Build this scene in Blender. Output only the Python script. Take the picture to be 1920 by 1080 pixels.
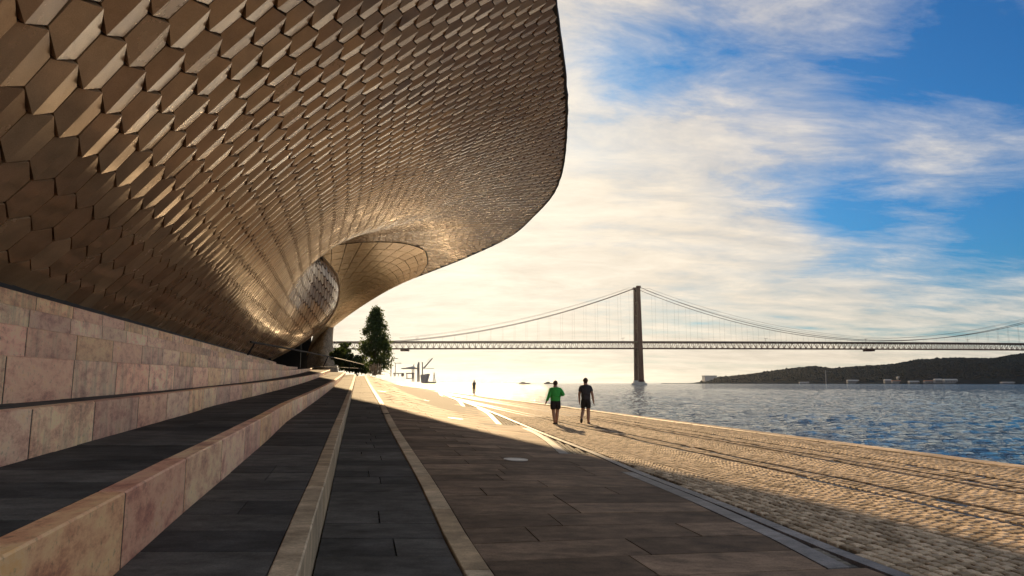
import bpy, bmesh, math, random
from mathutils import Vector, Matrix, noise
random.seed(7)
for o in list(bpy.data.objects): bpy.data.objects.remove(o)
scene = bpy.context.scene
C = scene.collection
rad = math.radians
# ------------------------------------------------------------------ camera
EYE = 1.63
PITCH = rad(7.86)
F = 1290.0
cam_data = bpy.data.cameras.new('camera')
cam_data.sensor_width = 36.0
cam_data.lens = F / 1920 * 36
cam_data.clip_start = 0.05
cam_data.clip_end = 60000
cam = bpy.data.objects.new('camera', cam_data)
C.objects.link(cam)
cam.location = (0, 0, EYE)
cam.rotation_euler = (rad(90) + PITCH, 0, 0)
scene.camera = cam
# ------------------------------------------------------------------ sun, sky, exposure
SUN_EL = rad(16.5)
SUN_AZ = math.atan2(-0.092, 1.0)          # from +Y towards +X
sun_dir = Vector((math.sin(SUN_AZ) * math.cos(SUN_EL), math.cos(SUN_AZ) * math.cos(SUN_EL), math.sin(SUN_EL)))
sd = bpy.data.lights.new('sun', 'SUN')
sd.energy = 3.0
sd.angle = rad(0.5)
sd.color = (1.0, 0.70, 0.38)
sun = bpy.data.objects.new('sun', sd)
C.objects.link(sun)
sun.rotation_euler = sun_dir.to_track_quat('Z', 'Y').to_euler()
scene.view_settings.view_transform = 'Standard'
scene.view_settings.look = 'None'
scene.view_settings.gamma = 1
scene.view_settings.use_curve_mapping = False
scene.view_settings.exposure = 1.42
SKY_STRENGTH = 0.10

world = bpy.data.worlds.new("World")
scene.world = world
world.use_nodes = True

class N:
    """small helper round a node tree"""
    def __init__(self, tree):
        self.t = tree; tree.nodes.clear()
    def n(self, typ, ins=None, **kw):
        nd = self.t.nodes.new(typ)
        for k, v in kw.items(): setattr(nd, k, v)
        for k, v in (ins or {}).items():
            s = nd.inputs[k]
            if isinstance(v, bpy.types.NodeSocket): self.t.links.new(v, s)
            elif hasattr(v, 'outputs'): self.t.links.new(v.outputs[0], s)
            else:
                if s.type == 'RGBA' and len(v) == 3: v = (*v, 1)
                s.default_value = v
        return nd
    def math(self, op, a, b=0.0, c=None, clamp=False):
        ins = {0: a, 1: b}
        if c is not None: ins[2] = c
        nd = self.n('ShaderNodeMath', ins, operation=op); nd.use_clamp = clamp
        return nd.outputs[0]
    def mix(self, fac, a, b, blend='MIX'):
        nd = self.n('ShaderNodeMix', data_type='RGBA', blend_type=blend)
        for idx, v in ((0, fac), (6, a), (7, b)):
            s = nd.inputs[idx]
            if isinstance(v, bpy.types.NodeSocket): self.t.links.new(v, s)
            else: s.default_value = v if idx == 0 else ((*v, 1) if len(v) == 3 else v)
        return nd.outputs[2]
    def ramp(self, fac, pts, interp='LINEAR'):
        nd = self.n('ShaderNodeValToRGB', {0: fac})
        cr = nd.color_ramp; cr.interpolation = interp
        while len(cr.elements) > 1: cr.elements.remove(cr.elements[-1])
        cr.elements[0].position = pts[0][0]
        c = pts[0][1]; cr.elements[0].color = (c, c, c, 1) if not hasattr(c, '__len__') else (*c, 1)
        for p, c in pts[1:]:
            e = cr.elements.new(p); e.color = (c, c, c, 1) if not hasattr(c, '__len__') else (*c, 1)
        return nd.outputs[0]

def ray(px, py):
    xn = (px - 960) / F; yn = -(py - 540) / F
    return Vector((xn, math.cos(PITCH) - yn * math.sin(PITCH), math.sin(PITCH) + yn * math.cos(PITCH)))
def at(px, py, Y):
    d = ray(px, py); k = Y / d.y
    return Vector((d.x * k, Y, EYE + d.z * k))

def build_world():
    w = N(world.node_tree)
    sky = w.n('ShaderNodeTexSky', sky_type='NISHITA')
    sky.sun_disc = False
    sky.sun_elevation = SUN_EL
    sky.sun_rotation = SUN_AZ
    sky.air_density = 1.3; sky.dust_density = 1.0; sky.ozone_density = 2.5
    g = w.n('ShaderNodeTexCoord')
    dirv = w.n('ShaderNodeVectorMath', {0: g.outputs['Generated']}, operation='NORMALIZE').outputs[0]
    sep = w.n('ShaderNodeSeparateXYZ', {0: dirv})
    # plane-projected cloud sheet coordinates
    zz = w.math('MAXIMUM', sep.outputs[2], 0.0)
    zz = w.math('ADD', zz, 0.16)
    cx = w.math('DIVIDE', sep.outputs[0], zz); cy = w.math('DIVIDE', sep.outputs[1], zz)
    cv = w.n('ShaderNodeCombineXYZ', {0: cx, 1: cy, 2: 0.0})
    mp = w.n('ShaderNodeMapping', {0: cv, 'Location': (1.3, 0.4, 0), 'Rotation': (0, 0, rad(-28)), 'Scale': (0.6, 1.3, 1)})
    warp = w.n('ShaderNodeTexNoise', {'Vector': mp, 'Scale': 0.9, 'Detail': 3.0})
    wv = w.n('ShaderNodeVectorMath', {0: mp, 1: w.n('ShaderNodeVectorMath', {0: warp.outputs['Color'], 'Scale': 0.45}, operation='SCALE').outputs[0]}, operation='ADD')
    n1 = w.n('ShaderNodeTexNoise', {'Vector': wv, 'Scale': 1.0, 'Detail': 10.0, 'Roughness': 0.62, 'Distortion': 0.15})
    n2 = w.n('ShaderNodeTexNoise', {'Vector': wv, 'Scale': 4.2, 'Detail': 10.0, 'Roughness': 0.68, 'Distortion': 0.2})
    cov = w.math('ADD', w.math('MULTIPLY', n1.outputs[0], 0.60), w.math('MULTIPLY', n2.outputs[0], 0.40))
    # broad clear and cloudy areas of the sky
    def lobe(px, py, width, amt):
        d = ray(px, py).normalized()
        dt = w.n('ShaderNodeVectorMath', {0: dirv, 1: tuple(d)}, operation='DOT_PRODUCT').outputs['Value']
        # exp(-(1-dot)/w)
        e = w.math('EXPONENT', w.math('DIVIDE', w.math('SUBTRACT', dt, 1.0), width))
        return w.math('MULTIPLY', e, amt)
    for px, py, wd, am in LOBES:
        cov = w.math('ADD', cov, lobe(px, py, wd, am))
    # more haze low down and towards the sun
    hz = w.math('EXPONENT', w.math('MULTIPLY', w.math('MAXIMUM', sep.outputs[2], 0.0), -6.0))
    sdot = w.n('ShaderNodeVectorMath', {0: dirv, 1: tuple(sun_dir)}, operation='DOT_PRODUCT').outputs['Value']
    glow = w.math('EXPONENT', w.math('DIVIDE', w.math('SUBTRACT', sdot, 1.0), 0.05))
    glow2 = w.math('EXPONENT', w.math('DIVIDE', w.math('SUBTRACT', sdot, 1.0), 0.25))
    cov = w.math('ADD', w.math('ADD', cov, 0.028), w.math('MULTIPLY', hz, 0.16))
    cov = w.math('ADD', cov, w.math('MULTIPLY', glow, 0.30))
    mask = w.ramp(cov, [(0.42, 0.0), (0.52, 0.30), (0.62, 0.75), (0.76, 0.97)])
    # cloud light: pale, creamy near the sun and the horizon (radiance in the sky's own units)
    warm = w.math('MINIMUM', w.math('ADD', w.math('MULTIPLY', glow2, 1.25), w.math('MULTIPLY', hz, 0.55)), 1.0)
    ccol = w.mix(warm, (2.45, 2.6, 2.75), (3.05, 2.65, 2.12))
    shade = w.math('ADD', w.math('MULTIPLY', n2.outputs[0], 0.9), 0.55)
    boost = w.math('ADD', shade, w.math('MULTIPLY', glow, 0.25))
    cb = w.n('ShaderNodeVectorMath', {0: ccol, 'Scale': boost}, operation='SCALE').outputs[0]
    skyc = w.mix(1.0, sky.outputs[0], (0.050, 0.175, 0.34), 'MULTIPLY')
    col = w.mix(mask, skyc, cb)
    bg = w.n('ShaderNodeBackground', {'Color': col, 'Strength': SKY_STRENGTH})
    w.n('ShaderNodeOutputWorld', {'Surface': bg.outputs[0]})
LOBES = [(1850, 110, 0.0045, -0.20), (1800, 290, 0.003, 0.13), (1870, 10, 0.003, 0.12), (1720, 60, 0.001, 0.05), (1700, 330, 0.003, 0.07), (1640, 130, 0.008, -0.10), (1150, 120, 0.0018, -0.13), (1260, 128, 0.0018, -0.15), (1370, 150, 0.0018, -0.10), (1470, 60, 0.003, 0.07),
         (1560, 395, 0.0012, -0.13), (1660, 400, 0.0016, -0.13), (1880, 450, 0.0025, -0.16), (1780, 330, 0.003, -0.08), (1480, 215, 0.003, -0.06),
         (1300, 260, 0.004, 0.08), (1500, 270, 0.002, 0.09), (1250, 10, 0.006, 0.08), (1600, 20, 0.003, 0.06), (1100, 250, 0.004, -0.05), (1500, 520, 0.01, 0.05)]
build_world()

# ------------------------------------------------------------------ helpers
def mat(name):
    m = bpy.data.materials.new(name); m.use_nodes = True
    return m, N(m.node_tree)
def principled(w, **ins):
    b = w.n('ShaderNodeBsdfPrincipled', {k.replace('_', ' '): v for k, v in ins.items()})
    w.n('ShaderNodeOutputMaterial', {'Surface': b.outputs[0]})
    return b
def simple(name, col, rough=0.6, metal=0.0, var=0.15, scale=8.0, bump=0.0, spec=0.5):
    m, w = mat(name)
    tc = w.n('ShaderNodeTexCoord')
    nz = w.n('ShaderNodeTexNoise', {'Vector': tc.outputs['Object'], 'Scale': scale, 'Detail': 5.0})
    dark = tuple(c * (1 - var) for c in col); lite = tuple(min(1, c * (1 + var)) for c in col)
    c = w.mix(nz.outputs[0], dark, lite)
    b = principled(w, Base_Color=c, Roughness=rough, Metallic=metal, Specular_IOR_Level=spec)
    if bump:
        bp = w.n('ShaderNodeBump', {'Height': nz.outputs[0], 'Strength': bump, 'Distance': 0.02})
        w.t.links.new(bp.outputs[0], b.inputs['Normal'])
    return m
def obj(name, verts, faces, m, parent=None, smooth=False, kind=None, label=None, cat=None, group=None):
    me = bpy.data.meshes.new(name)
    me.from_pydata([tuple(v) for v in verts], [], faces)
    me.materials.append(m)
    if smooth: me.polygons.foreach_set('use_smooth', [True] * len(me.polygons))
    me.update()
    return link(name, me, parent, kind, label, cat, group)
def link(name, me, parent=None, kind=None, label=None, cat=None, group=None, loc=None):
    o = bpy.data.objects.new(name, me); C.objects.link(o)
    if parent: o.parent = parent
    if loc is not None: o.location = loc
    return tag(o, kind, label, cat, group)
def tag(o, kind=None, label=None, cat=None, group=None):
    if kind: o['kind'] = kind
    if label: o['label'] = label
    if cat: o['category'] = cat
    if group: o['group'] = group
    return o
def empty(name, loc, label, cat, group=None, rz=0, kind=None):
    o = bpy.data.objects.new(name, None); C.objects.link(o)
    o.location = loc; o.rotation_euler = (0, 0, rz)
    o.empty_display_size = 0.2
    return tag(o, kind, label, cat, group)
class MB:
    """collects simple solids into one mesh"""
    def __init__(s): s.v = []; s.f = []
    def add(s, vs, fs):
        b = len(s.v); s.v += [Vector(v) for v in vs]; s.f += [tuple(i + b for i in f) for f in fs]
    def hexa(s, lo, hi):      # lo, hi: 4 points each, counter-clockwise from above
        s.add(list(lo) + list(hi), [(3, 2, 1, 0), (4, 5, 6, 7), (0, 1, 5, 4), (1, 2, 6, 5), (2, 3, 7, 6), (3, 0, 4, 7)])
    def box(s, x0, x1, y0, y1, z0, z1):
        s.hexa([(x0, y0, z0), (x1, y0, z0), (x1, y1, z0), (x0, y1, z0)], [(x0, y0, z1), (x1, y0, z1), (x1, y1, z1), (x0, y1, z1)])
    def bar(s, a, b, r, n=6, r2=None):
        a = Vector(a); b = Vector(b); d = (b - a).normalized()
        u = d.cross(Vector((0, 0, 1)));
        if u.length < 1e-3: u = d.cross(Vector((1, 0, 0)))
        u.normalize(); v = d.cross(u); r2 = r if r2 is None else r2
        vs = []
        for p, rr in ((a, r), (b, r2)):
            for k in range(n):
                t = 2 * math.pi * (k + 0.5) / n
                vs.append(p + (u * math.cos(t) + v * math.sin(t)) * rr)
        fs = [(k, (k + 1) % n, n + (k + 1) % n, n + k) for k in range(n)] + [tuple(range(n - 1, -1, -1)), tuple(range(n, 2 * n))]
        s.add(vs, fs)
    def tube(s, pts, r, n=6):
        for a, b in zip(pts, pts[1:]): s.bar(a, b, r, n)
    def build(s, name, m, parent=None, **kw): return obj(name, s.v, s.f, m, parent, **kw)
def bevelled(name, lo, hi, m, parent, off=0.01, **kw):
    bm = bmesh.new()
    vs = [bm.verts.new(v) for v in list(lo) + list(hi)]
    for f in [(3, 2, 1, 0), (4, 5, 6, 7), (0, 1, 5, 4), (1, 2, 6, 5), (2, 3, 7, 6), (3, 0, 4, 7)]: bm.faces.new([vs[i] for i in f])
    bmesh.ops.bevel(bm, geom=[e for e in bm.edges], offset=off, segments=1, affect='EDGES')
    me = bpy.data.meshes.new(name); bm.to_mesh(me); bm.free(); me.materials.append(m)
    return link(name, me, parent, **kw)
def sstep(a, b, x):
    t = max(0.0, min(1.0, (x - a) / (b - a))); return t * t * (3 - 2 * t)
def interp(kn, x):            # piecewise linear, kn = [(x, y...)]
    if x <= kn[0][0]: return kn[0][1] if len(kn[0]) == 2 else kn[0][1:]
    for p, q in zip(kn, kn[1:]):
        if x <= q[0]:
            t = (x - p[0]) / (q[0] - p[0])
            if len(p) == 2: return p[1] + (q[1] - p[1]) * t
            return tuple(a + (b - a) * t for a, b in zip(p[1:], q[1:]))
    return kn[-1][1] if len(kn[0]) == 2 else kn[-1][1:]
def spl(kn, x):               # catmull-rom with uneven knots (finite-difference hermite)
    n = len(kn)
    if x <= kn[0][0]: return kn[0][1:]
    if x >= kn[-1][0]: return kn[-1][1:]
    i = 0
    while kn[i + 1][0] < x: i += 1
    p, q = kn[i], kn[i + 1]; h = q[0] - p[0]; t = (x - p[0]) / h
    out = []
    for k in range(1, len(p)):
        sec = (q[k] - p[k]) / h
        m0 = sec if i == 0 else (q[k] - kn[i - 1][k]) / (q[0] - kn[i - 1][0])
        m1 = sec if i + 2 >= n else (kn[i + 2][k] - p[k]) / (kn[i + 2][0] - p[0])
        t2, t3 = t * t, t * t * t
        out.append((2 * t3 - 3 * t2 + 1) * p[k] + (t3 - 2 * t2 + t) * h * m0 + (-2 * t3 + 3 * t2) * q[k] + (t3 - t2) * h * m1)
    return tuple(out)
# terrain: flat promenade by the river, rising away along the terrace on the left
SK = 0.2364                  # the terrace runs 13.3 degrees left of +Y; r = distance to the right of it
def R_(x, y): return x + SK * y
def zr(y):
    y = max(0.0, y)
    if y > 78: return 2.54
    return 0.010 * y + 0.00029 * y * y
def G(x, y):
    r = R_(x, y); w = 7 + 0.07 * max(0.0, y - 25)
    z = zr(y) * (1 - sstep(1.2, w, r))
    return z * (1 - sstep(100, 190, y) * 0.5)
def ground_at(px, py, dz=0.0, zf=None):
    d = ray(px, py); d = d / d.y
    zf = zf or (lambda x, y: G(x, y))
    prev = None; Y = 0.5
    while Y < 400:
        f = EYE + d.z * Y - zf(d.x * Y, Y) - dz
        if f <= 0:
            lo, hi = Y / 1.01 - 0.02, Y
            for _ in range(30):
                m = (lo + hi) / 2
                if EYE + d.z * m - zf(d.x * m, m) - dz <= 0: hi = m
                else: lo = m
            return Vector((d.x * hi, hi, zf(d.x * hi, hi) + dz))
        Y = Y * 1.01 + 0.02
    return Vector((d.x * 400, 400, 0))

# ------------------------------------------------------------------ materials
def mat_riser():
    m, w = mat('pink_travertine')
    tc = w.n('ShaderNodeTexCoord'); oi = w.n('ShaderNodeObjectInfo')
    off = w.n('ShaderNodeVectorMath', {0: oi.outputs['Random'], 'Scale': 37.0}, operation='SCALE')
    v = w.n('ShaderNodeVectorMath', {0: tc.outputs['Object'], 1: off.outputs[0]}, operation='ADD')
    mp = w.n('ShaderNodeMapping', {0: v, 'Scale': (1.5, 0.7, 1.7)})
    n1 = w.n('ShaderNodeTexNoise', {'Vector': mp, 'Scale': 2.6, 'Detail': 12.0, 'Roughness': 0.76, 'Distortion': 0.12})
    n2 = w.n('ShaderNodeTexNoise', {'Vector': v, 'Scale': 16.0, 'Detail': 7.0, 'Roughness': 0.7})
    mp3 = w.n('ShaderNodeMapping', {0: v, 'Scale': (7, 3.5, 0.5)})
    n3 = w.n('ShaderNodeTexNoise', {'Vector': mp3, 'Scale': 1.3, 'Detail': 8.0, 'Roughness': 0.7})
    base = w.ramp(n1.outputs[0], [(0.32, (0.36, 0.15, 0.13)), (0.42, (0.68, 0.36, 0.25)), (0.50, (0.88, 0.56, 0.38)), (0.58, (0.95, 0.70, 0.47)), (0.70, (0.92, 0.56, 0.24))])
    alt = w.ramp(oi.outputs['Random'], [(0.0, (1.0, 0.78, 0.70)), (0.2, (1.0, 0.95, 0.80)), (0.4, (0.84, 0.68, 0.66)), (0.6, (1.0, 0.84, 0.60)), (0.8, (1.1, 1.0, 0.92))], 'CONSTANT')
    c = w.mix(1.0, base, alt, 'MULTIPLY')
    st = w.ramp(n3.outputs[0], [(0.44, 1.03), (0.52, 0.86), (0.68, 0.5)])
    amt = w.math('MULTIPLY', w.math('GREATER_THAN', w.math('FRACT', w.math('MULTIPLY', oi.outputs['Random'], 7.3)), 0.45), 0.85)
    c = w.mix(amt, c, w.mix(1.0, c, st, 'MULTIPLY'))
    tone = w.math('ADD', w.math('MULTIPLY', w.math('FRACT', w.math('MULTIPLY', oi.outputs['Random'], 13.7)), 0.36), 0.84)
    tn = w.n('ShaderNodeCombineXYZ', {0: tone, 1: tone, 2: tone})
    c = w.mix(1.0, c, tn.outputs[0], 'MULTIPLY')
    pit = w.ramp(n2.outputs[0], [(0.30, 0.40), (0.44, 1.0)])
    c = w.mix(0.8, c, pit, 'MULTIPLY')
    bp = w.n('ShaderNodeBump', {'Height': n2.outputs[0], 'Strength': 0.35, 'Distance': 0.008})
    principled(w, Base_Color=c, Roughness=0.5, Normal=bp.outputs[0])
    return m
def mat_slab(name, c0, c1, rough=0.55):
    m, w = mat(name)
    tc = w.n('ShaderNodeTexCoord'); oi = w.n('ShaderNodeObjectInfo'); ge = w.n('ShaderNodeNewGeometry')
    rnd = w.math('FRACT', w.math('ADD', oi.outputs['Random'], ge.outputs['Random Per Island']))
    mp = w.n('ShaderNodeMapping', {0: tc.outputs['Object'], 'Rotation': (0, 0, rad(13)), 'Scale': (1.3, 2.2, 1)})
    n1 = w.n('ShaderNodeTexNoise', {'Vector': mp, 'Scale': 2.0, 'Detail': 9.0, 'Roughness': 0.7})
    n2 = w.n('ShaderNodeTexNoise', {'Vector': tc.outputs['Object'], 'Scale': 55.0, 'Detail': 4.0, 'Roughness': 0.7})
    n3 = w.n('ShaderNodeTexNoise', {'Vector': tc.outputs['Object'], 'Scale': 0.7, 'Detail': 5.0, 'Roughness': 0.6})
    c = w.mix(rnd, c0, c1)
    k = w.ramp(n1.outputs[0], [(0.3, 0.45), (0.7, 1.5)])
    c = w.mix(1.0, c, k, 'MULTIPLY')
    c = w.mix(0.7, c, w.ramp(n3.outputs[0], [(0.35, 0.6), (0.65, 1.2)]), 'MULTIPLY')
    c = w.mix(0.5, c, w.ramp(n2.outputs[0], [(0.3, 0.5), (0.7, 1.4)]), 'MULTIPLY')
    h = w.math('ADD', w.math('MULTIPLY', n1.outputs[0], 0.6), w.math('MULTIPLY', n2.outputs[0], 0.4))
    bp = w.n('ShaderNodeBump', {'Height': h, 'Strength': 0.5, 'Distance': 0.01})
    ro = w.math('ADD', w.math('MULTIPLY', n1.outputs[0], 0.3), rough - 0.15)
    principled(w, Base_Color=c, Roughness=ro, Specular_IOR_Level=0.10, Normal=bp.outputs[0])
    return m
def mat_cobble(name, c0, c1):
    m, w = mat(name)
    tc = w.n('ShaderNodeTexCoord'); oi = w.n('ShaderNodeObjectInfo'); ge = w.n('ShaderNodeNewGeometry')
    rnd = w.math('FRACT', w.math('ADD', oi.outputs['Random'], ge.outputs['Random Per Island']))
    n2 = w.n('ShaderNodeTexNoise', {'Vector': tc.outputs['Object'], 'Scale': 30.0, 'Detail': 5.0, 'Roughness': 0.7})
    c = w.mix(rnd, c0, c1)
    c = w.mix(0.7, c, w.ramp(n2.outputs[0], [(0.3, 0.55), (0.7, 1.3)]), 'MULTIPLY')
    bp = w.n('ShaderNodeBump', {'Height': n2.outputs[0], 'Strength': 0.5, 'Distance': 0.008})
    principled(w, Base_Color=c, Roughness=0.8, Specular_IOR_Level=0.3, Normal=bp.outputs[0])
    return m
def mat_promenade():
    m, w = mat('promenade_setts')
    tc = w.n('ShaderNodeTexCoord')
    mp = w.n('ShaderNodeMapping', {0: tc.outputs['Object'], 'Rotation': (0, 0, rad(-11))})
    vo = w.n('ShaderNodeTexVoronoi', {'Vector': mp, 'Scale': 7.5, 'Randomness': 0.55})
    vd = w.n('ShaderNodeTexVoronoi', {'Vector': mp, 'Scale': 7.5, 'Randomness': 0.55}, feature='DISTANCE_TO_EDGE')
    n = w.n('ShaderNodeTexNoise', {'Vector': tc.outputs['Object'], 'Scale': 0.5, 'Detail': 7.0, 'Roughness': 0.65})
    vr = w.n('ShaderNodeSeparateColor', {0: vo.outputs['Color']})
    c = w.mix(vr.outputs[0], (0.28, 0.20, 0.125), (0.54, 0.40, 0.26))
    jn = w.ramp(vd.outputs['Distance'], [(0.03, 0.25), (0.12, 1.0)])
    c = w.mix(0.9, c, jn, 'MULTIPLY')
    c = w.mix(0.6, c, w.ramp(n.outputs[0], [(0.3, 0.6), (0.7, 1.25)]), 'MULTIPLY')
    bp = w.n('ShaderNodeBump', {'Height': w.ramp(vd.outputs['Distance'], [(0.0, 0.0), (0.18, 1.0)]), 'Strength': 0.8, 'Distance': 0.02})
    principled(w, Base_Color=c, Roughness=0.85, Specular_IOR_Level=0.3, Normal=bp.outputs[0])
    return m
def mat_tile():
    m, w = mat('glazed_ceramic')
    tc = w.n('ShaderNodeTexCoord'); oi = w.n('ShaderNodeObjectInfo'); ge = w.n('ShaderNodeNewGeometry')
    rnd = w.math('FRACT', w.math('ADD', oi.outputs['Random'], ge.outputs['Random Per Island']))
    n1 = w.n('ShaderNodeTexNoise', {'Vector': tc.outputs['Object'], 'Scale': 1.3, 'Detail': 6.0, 'Roughness': 0.6})
    n2 = w.n('ShaderNodeTexNoise', {'Vector': tc.outputs['Object'], 'Scale': 60.0, 'Detail': 3.0})
    c = w.mix(rnd, (0.46, 0.265, 0.135), (0.64, 0.42, 0.23))
    c = w.mix(0.6, c, w.ramp(n1.outputs[0], [(0.3, 0.65), (0.7, 1.25)]), 'MULTIPLY')
    c = w.mix(0.35, c, w.ramp(n2.outputs[0], [(0.3, 0.6), (0.7, 1.3)]), 'MULTIPLY')
    bp = w.n('ShaderNodeBump', {'Height': w.math('ADD', n1.outputs[0], w.math('MULTIPLY', n2.outputs[0], 0.05)), 'Strength': 0.14, 'Distance': 0.05})
    ro = w.math('ADD', w.math('MULTIPLY', w.math('FRACT', w.math('MULTIPLY', rnd, 5.7)), 0.16), w.math('MULTIPLY', n1.outputs[0], 0.22))
    principled(w, Base_Color=c, Roughness=ro, Metallic=0.22, IOR=2.0, Normal=bp.outputs[0])
    return m
def mat_water():
    m, w = mat('river_water')
    tc = w.n('ShaderNodeTexCoord')
    mp = w.n('ShaderNodeMapping', {0: tc.outputs['Object'], 'Rotation': (0, 0, rad(12)), 'Scale': (0.55, 1.2, 1)})
    a = w.n('ShaderNodeTexNoise', {'Vector': mp, 'Scale': 1.0, 'Detail': 4.0, 'Roughness': 0.6, 'Distortion': 0.3})
    b = w.n('ShaderNodeTexNoise', {'Vector': mp, 'Scale': 0.16, 'Detail': 4.0, 'Roughness': 0.6})
    d = w.n('ShaderNodeTexNoise', {'Vector': mp, 'Scale': 0.015, 'Detail': 3.0})
    h = w.math('ADD', w.math('MULTIPLY', a.outputs[0], 0.75), w.math('MULTIPLY', b.outputs[0], 2.0))
    st = w.math('ADD', w.math('MULTIPLY', d.outputs[0], 0.6), 0.6)
    bp = w.n('ShaderNodeBump', {'Height': h, 'Strength': st, 'Distance': 1.0})
    principled(w, Base_Color=(0.010, 0.036, 0.066), Roughness=0.06, IOR=1.333, Normal=bp.outputs[0])
    return m
def mat_leaf(name, c0, c1):
    m, w = mat(name)
    ge = w.n('ShaderNodeNewGeometry')
    c = w.mix(ge.outputs['Random Per Island'], c0, c1)
    d = w.n('ShaderNodeBsdfPrincipled', {'Base Color': c, 'Roughness': 0.6})
    t = w.n('ShaderNodeBsdfTranslucent', {'Color': w.mix(1.0, c, (1.6, 1.5, 0.6), 'MULTIPLY')})
    mx = w.n('ShaderNodeMixShader', {0: 0.45, 1: d.outputs[0], 2: t.outputs[0]})
    w.n('ShaderNodeOutputMaterial', {'Surface': mx.outputs[0]})
    return m
M = dict(
    riser=mat_riser(),
    slab=mat_slab('dark_slate_paving', (0.062, 0.058, 0.053), (0.13, 0.117, 0.10), 0.8),
    plaza=mat_slab('brown_slate_paving', (0.15, 0.10, 0.064), (0.33, 0.22, 0.14), 0.8),
    kerb=mat_slab('limestone_kerb', (0.44, 0.31, 0.18), (0.60, 0.46, 0.30), 0.55),
    band=mat_slab('grey_granite_band', (0.21, 0.185, 0.17), (0.27, 0.24, 0.22), 0.55),
    cobble=mat_cobble('sett_stone', (0.26, 0.18, 0.10), (0.74, 0.55, 0.35)),
    dcobble=mat_cobble('basalt_sett', (0.09, 0.08, 0.065), (0.30, 0.25, 0.18)),
    joint=simple('joint_sand', (0.05, 0.04, 0.03), 0.9, bump=0.3),
    prom=mat_promenade(), tile=mat_tile(), water=mat_water(),
    dark=simple('dark_backing', (0.020, 0.016, 0.012), 0.8),
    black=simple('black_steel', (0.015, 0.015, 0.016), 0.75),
    hazed_steel=simple('haze_lightened_steel', (0.42, 0.37, 0.31), 0.7),  # lightened colour stands in for the haze over the far dock
    steel=simple('worn_steel', (0.10, 0.085, 0.07), 0.35, 0.8),
    roof=simple('pale_roof', (0.40, 0.36, 0.30), 0.8),
    concrete=simple('pale_concrete', (0.42, 0.40, 0.37), 0.8, scale=0.4),
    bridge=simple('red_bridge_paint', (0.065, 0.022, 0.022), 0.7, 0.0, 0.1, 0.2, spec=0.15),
    cable=simple('cable_grey', (0.08, 0.05, 0.045), 0.6),
    bark=simple('bark', (0.10, 0.075, 0.05), 0.9, bump=0.5),
    leaf=mat_leaf('tree_leaf', (0.030, 0.050, 0.014), (0.085, 0.115, 0.035)),
    hedge=mat_leaf('hedge_leaf', (0.018, 0.032, 0.010), (0.055, 0.085, 0.022)),
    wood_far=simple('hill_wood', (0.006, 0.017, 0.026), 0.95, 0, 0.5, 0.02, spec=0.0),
    white=simple('white_wall', (0.16, 0.165, 0.17), 0.8, 0, 0.08, 0.1),
    tiled=simple('clay_roof', (0.30, 0.14, 0.09), 0.8),
    window=simple('dark_window', (0.03, 0.035, 0.04), 0.15),
    skin=simple('skin', (0.30, 0.17, 0.11), 0.5, var=0.05),
    green=simple('green_shirt', (0.035, 0.36, 0.06), 0.8),
    charcoal=simple('charcoal_shirt', (0.035, 0.038, 0.045), 0.85),
    cloth=simple('black_shorts', (0.012, 0.012, 0.014), 0.85),
    hair=simple('brown_hair', (0.05, 0.030, 0.018), 0.6),
    shoe=simple('dark_shoe', (0.018, 0.016, 0.016), 0.6),
    lens=simple('frosted_disc', (0.62, 0.57, 0.50), 0.5),
)

TH = rad(11.5)
U = Vector((-math.sin(TH), math.cos(TH), 0)); V = Vector((math.cos(TH), math.sin(TH), 0))
def ab(p): return (p.x * U.x + p.y * U.y, p.x * V.x + p.y * V.y)
def xy(a, b): p = U * a + V * b; return p.x, p.y
def P3(a, b, dz=0.0):
    x, y = xy(a, b); return Vector((x, y, G(x, y) + dz))
def tr_ab(pts): return sorted(ab(ground_at(*p)) for p in pts)
# outer band (continuous) centre line
BAND = tr_ab([(1680, 1078), (1600, 1048), (1500, 1008), (1400, 965), (1290, 922), (1200, 888), (1113, 850), (1020, 814), (980, 797), (930, 776), (880, 757), (850, 747), (826, 736)])
BAND = [(BAND[0][0] - 8, BAND[0][1] + (BAND[0][1] - BAND[1][1]) / (BAND[1][0] - BAND[0][0]) * 8 * 0.8)] + BAND
TEETH = [tr_ab([(1575, 1066), (1440, 997), (1333, 951), (1256, 914), (1195, 886)]),
         tr_ab([(1058, 851), (1028, 826), (990, 803)]),
         tr_ab([(936, 796), (918, 777), (900, 765)]),
         tr_ab([(872, 765), (860, 750)]), tr_ab([(832, 747), (824, 737)])]
def BAND_LO(a): return interp(BAND, a)
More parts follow.
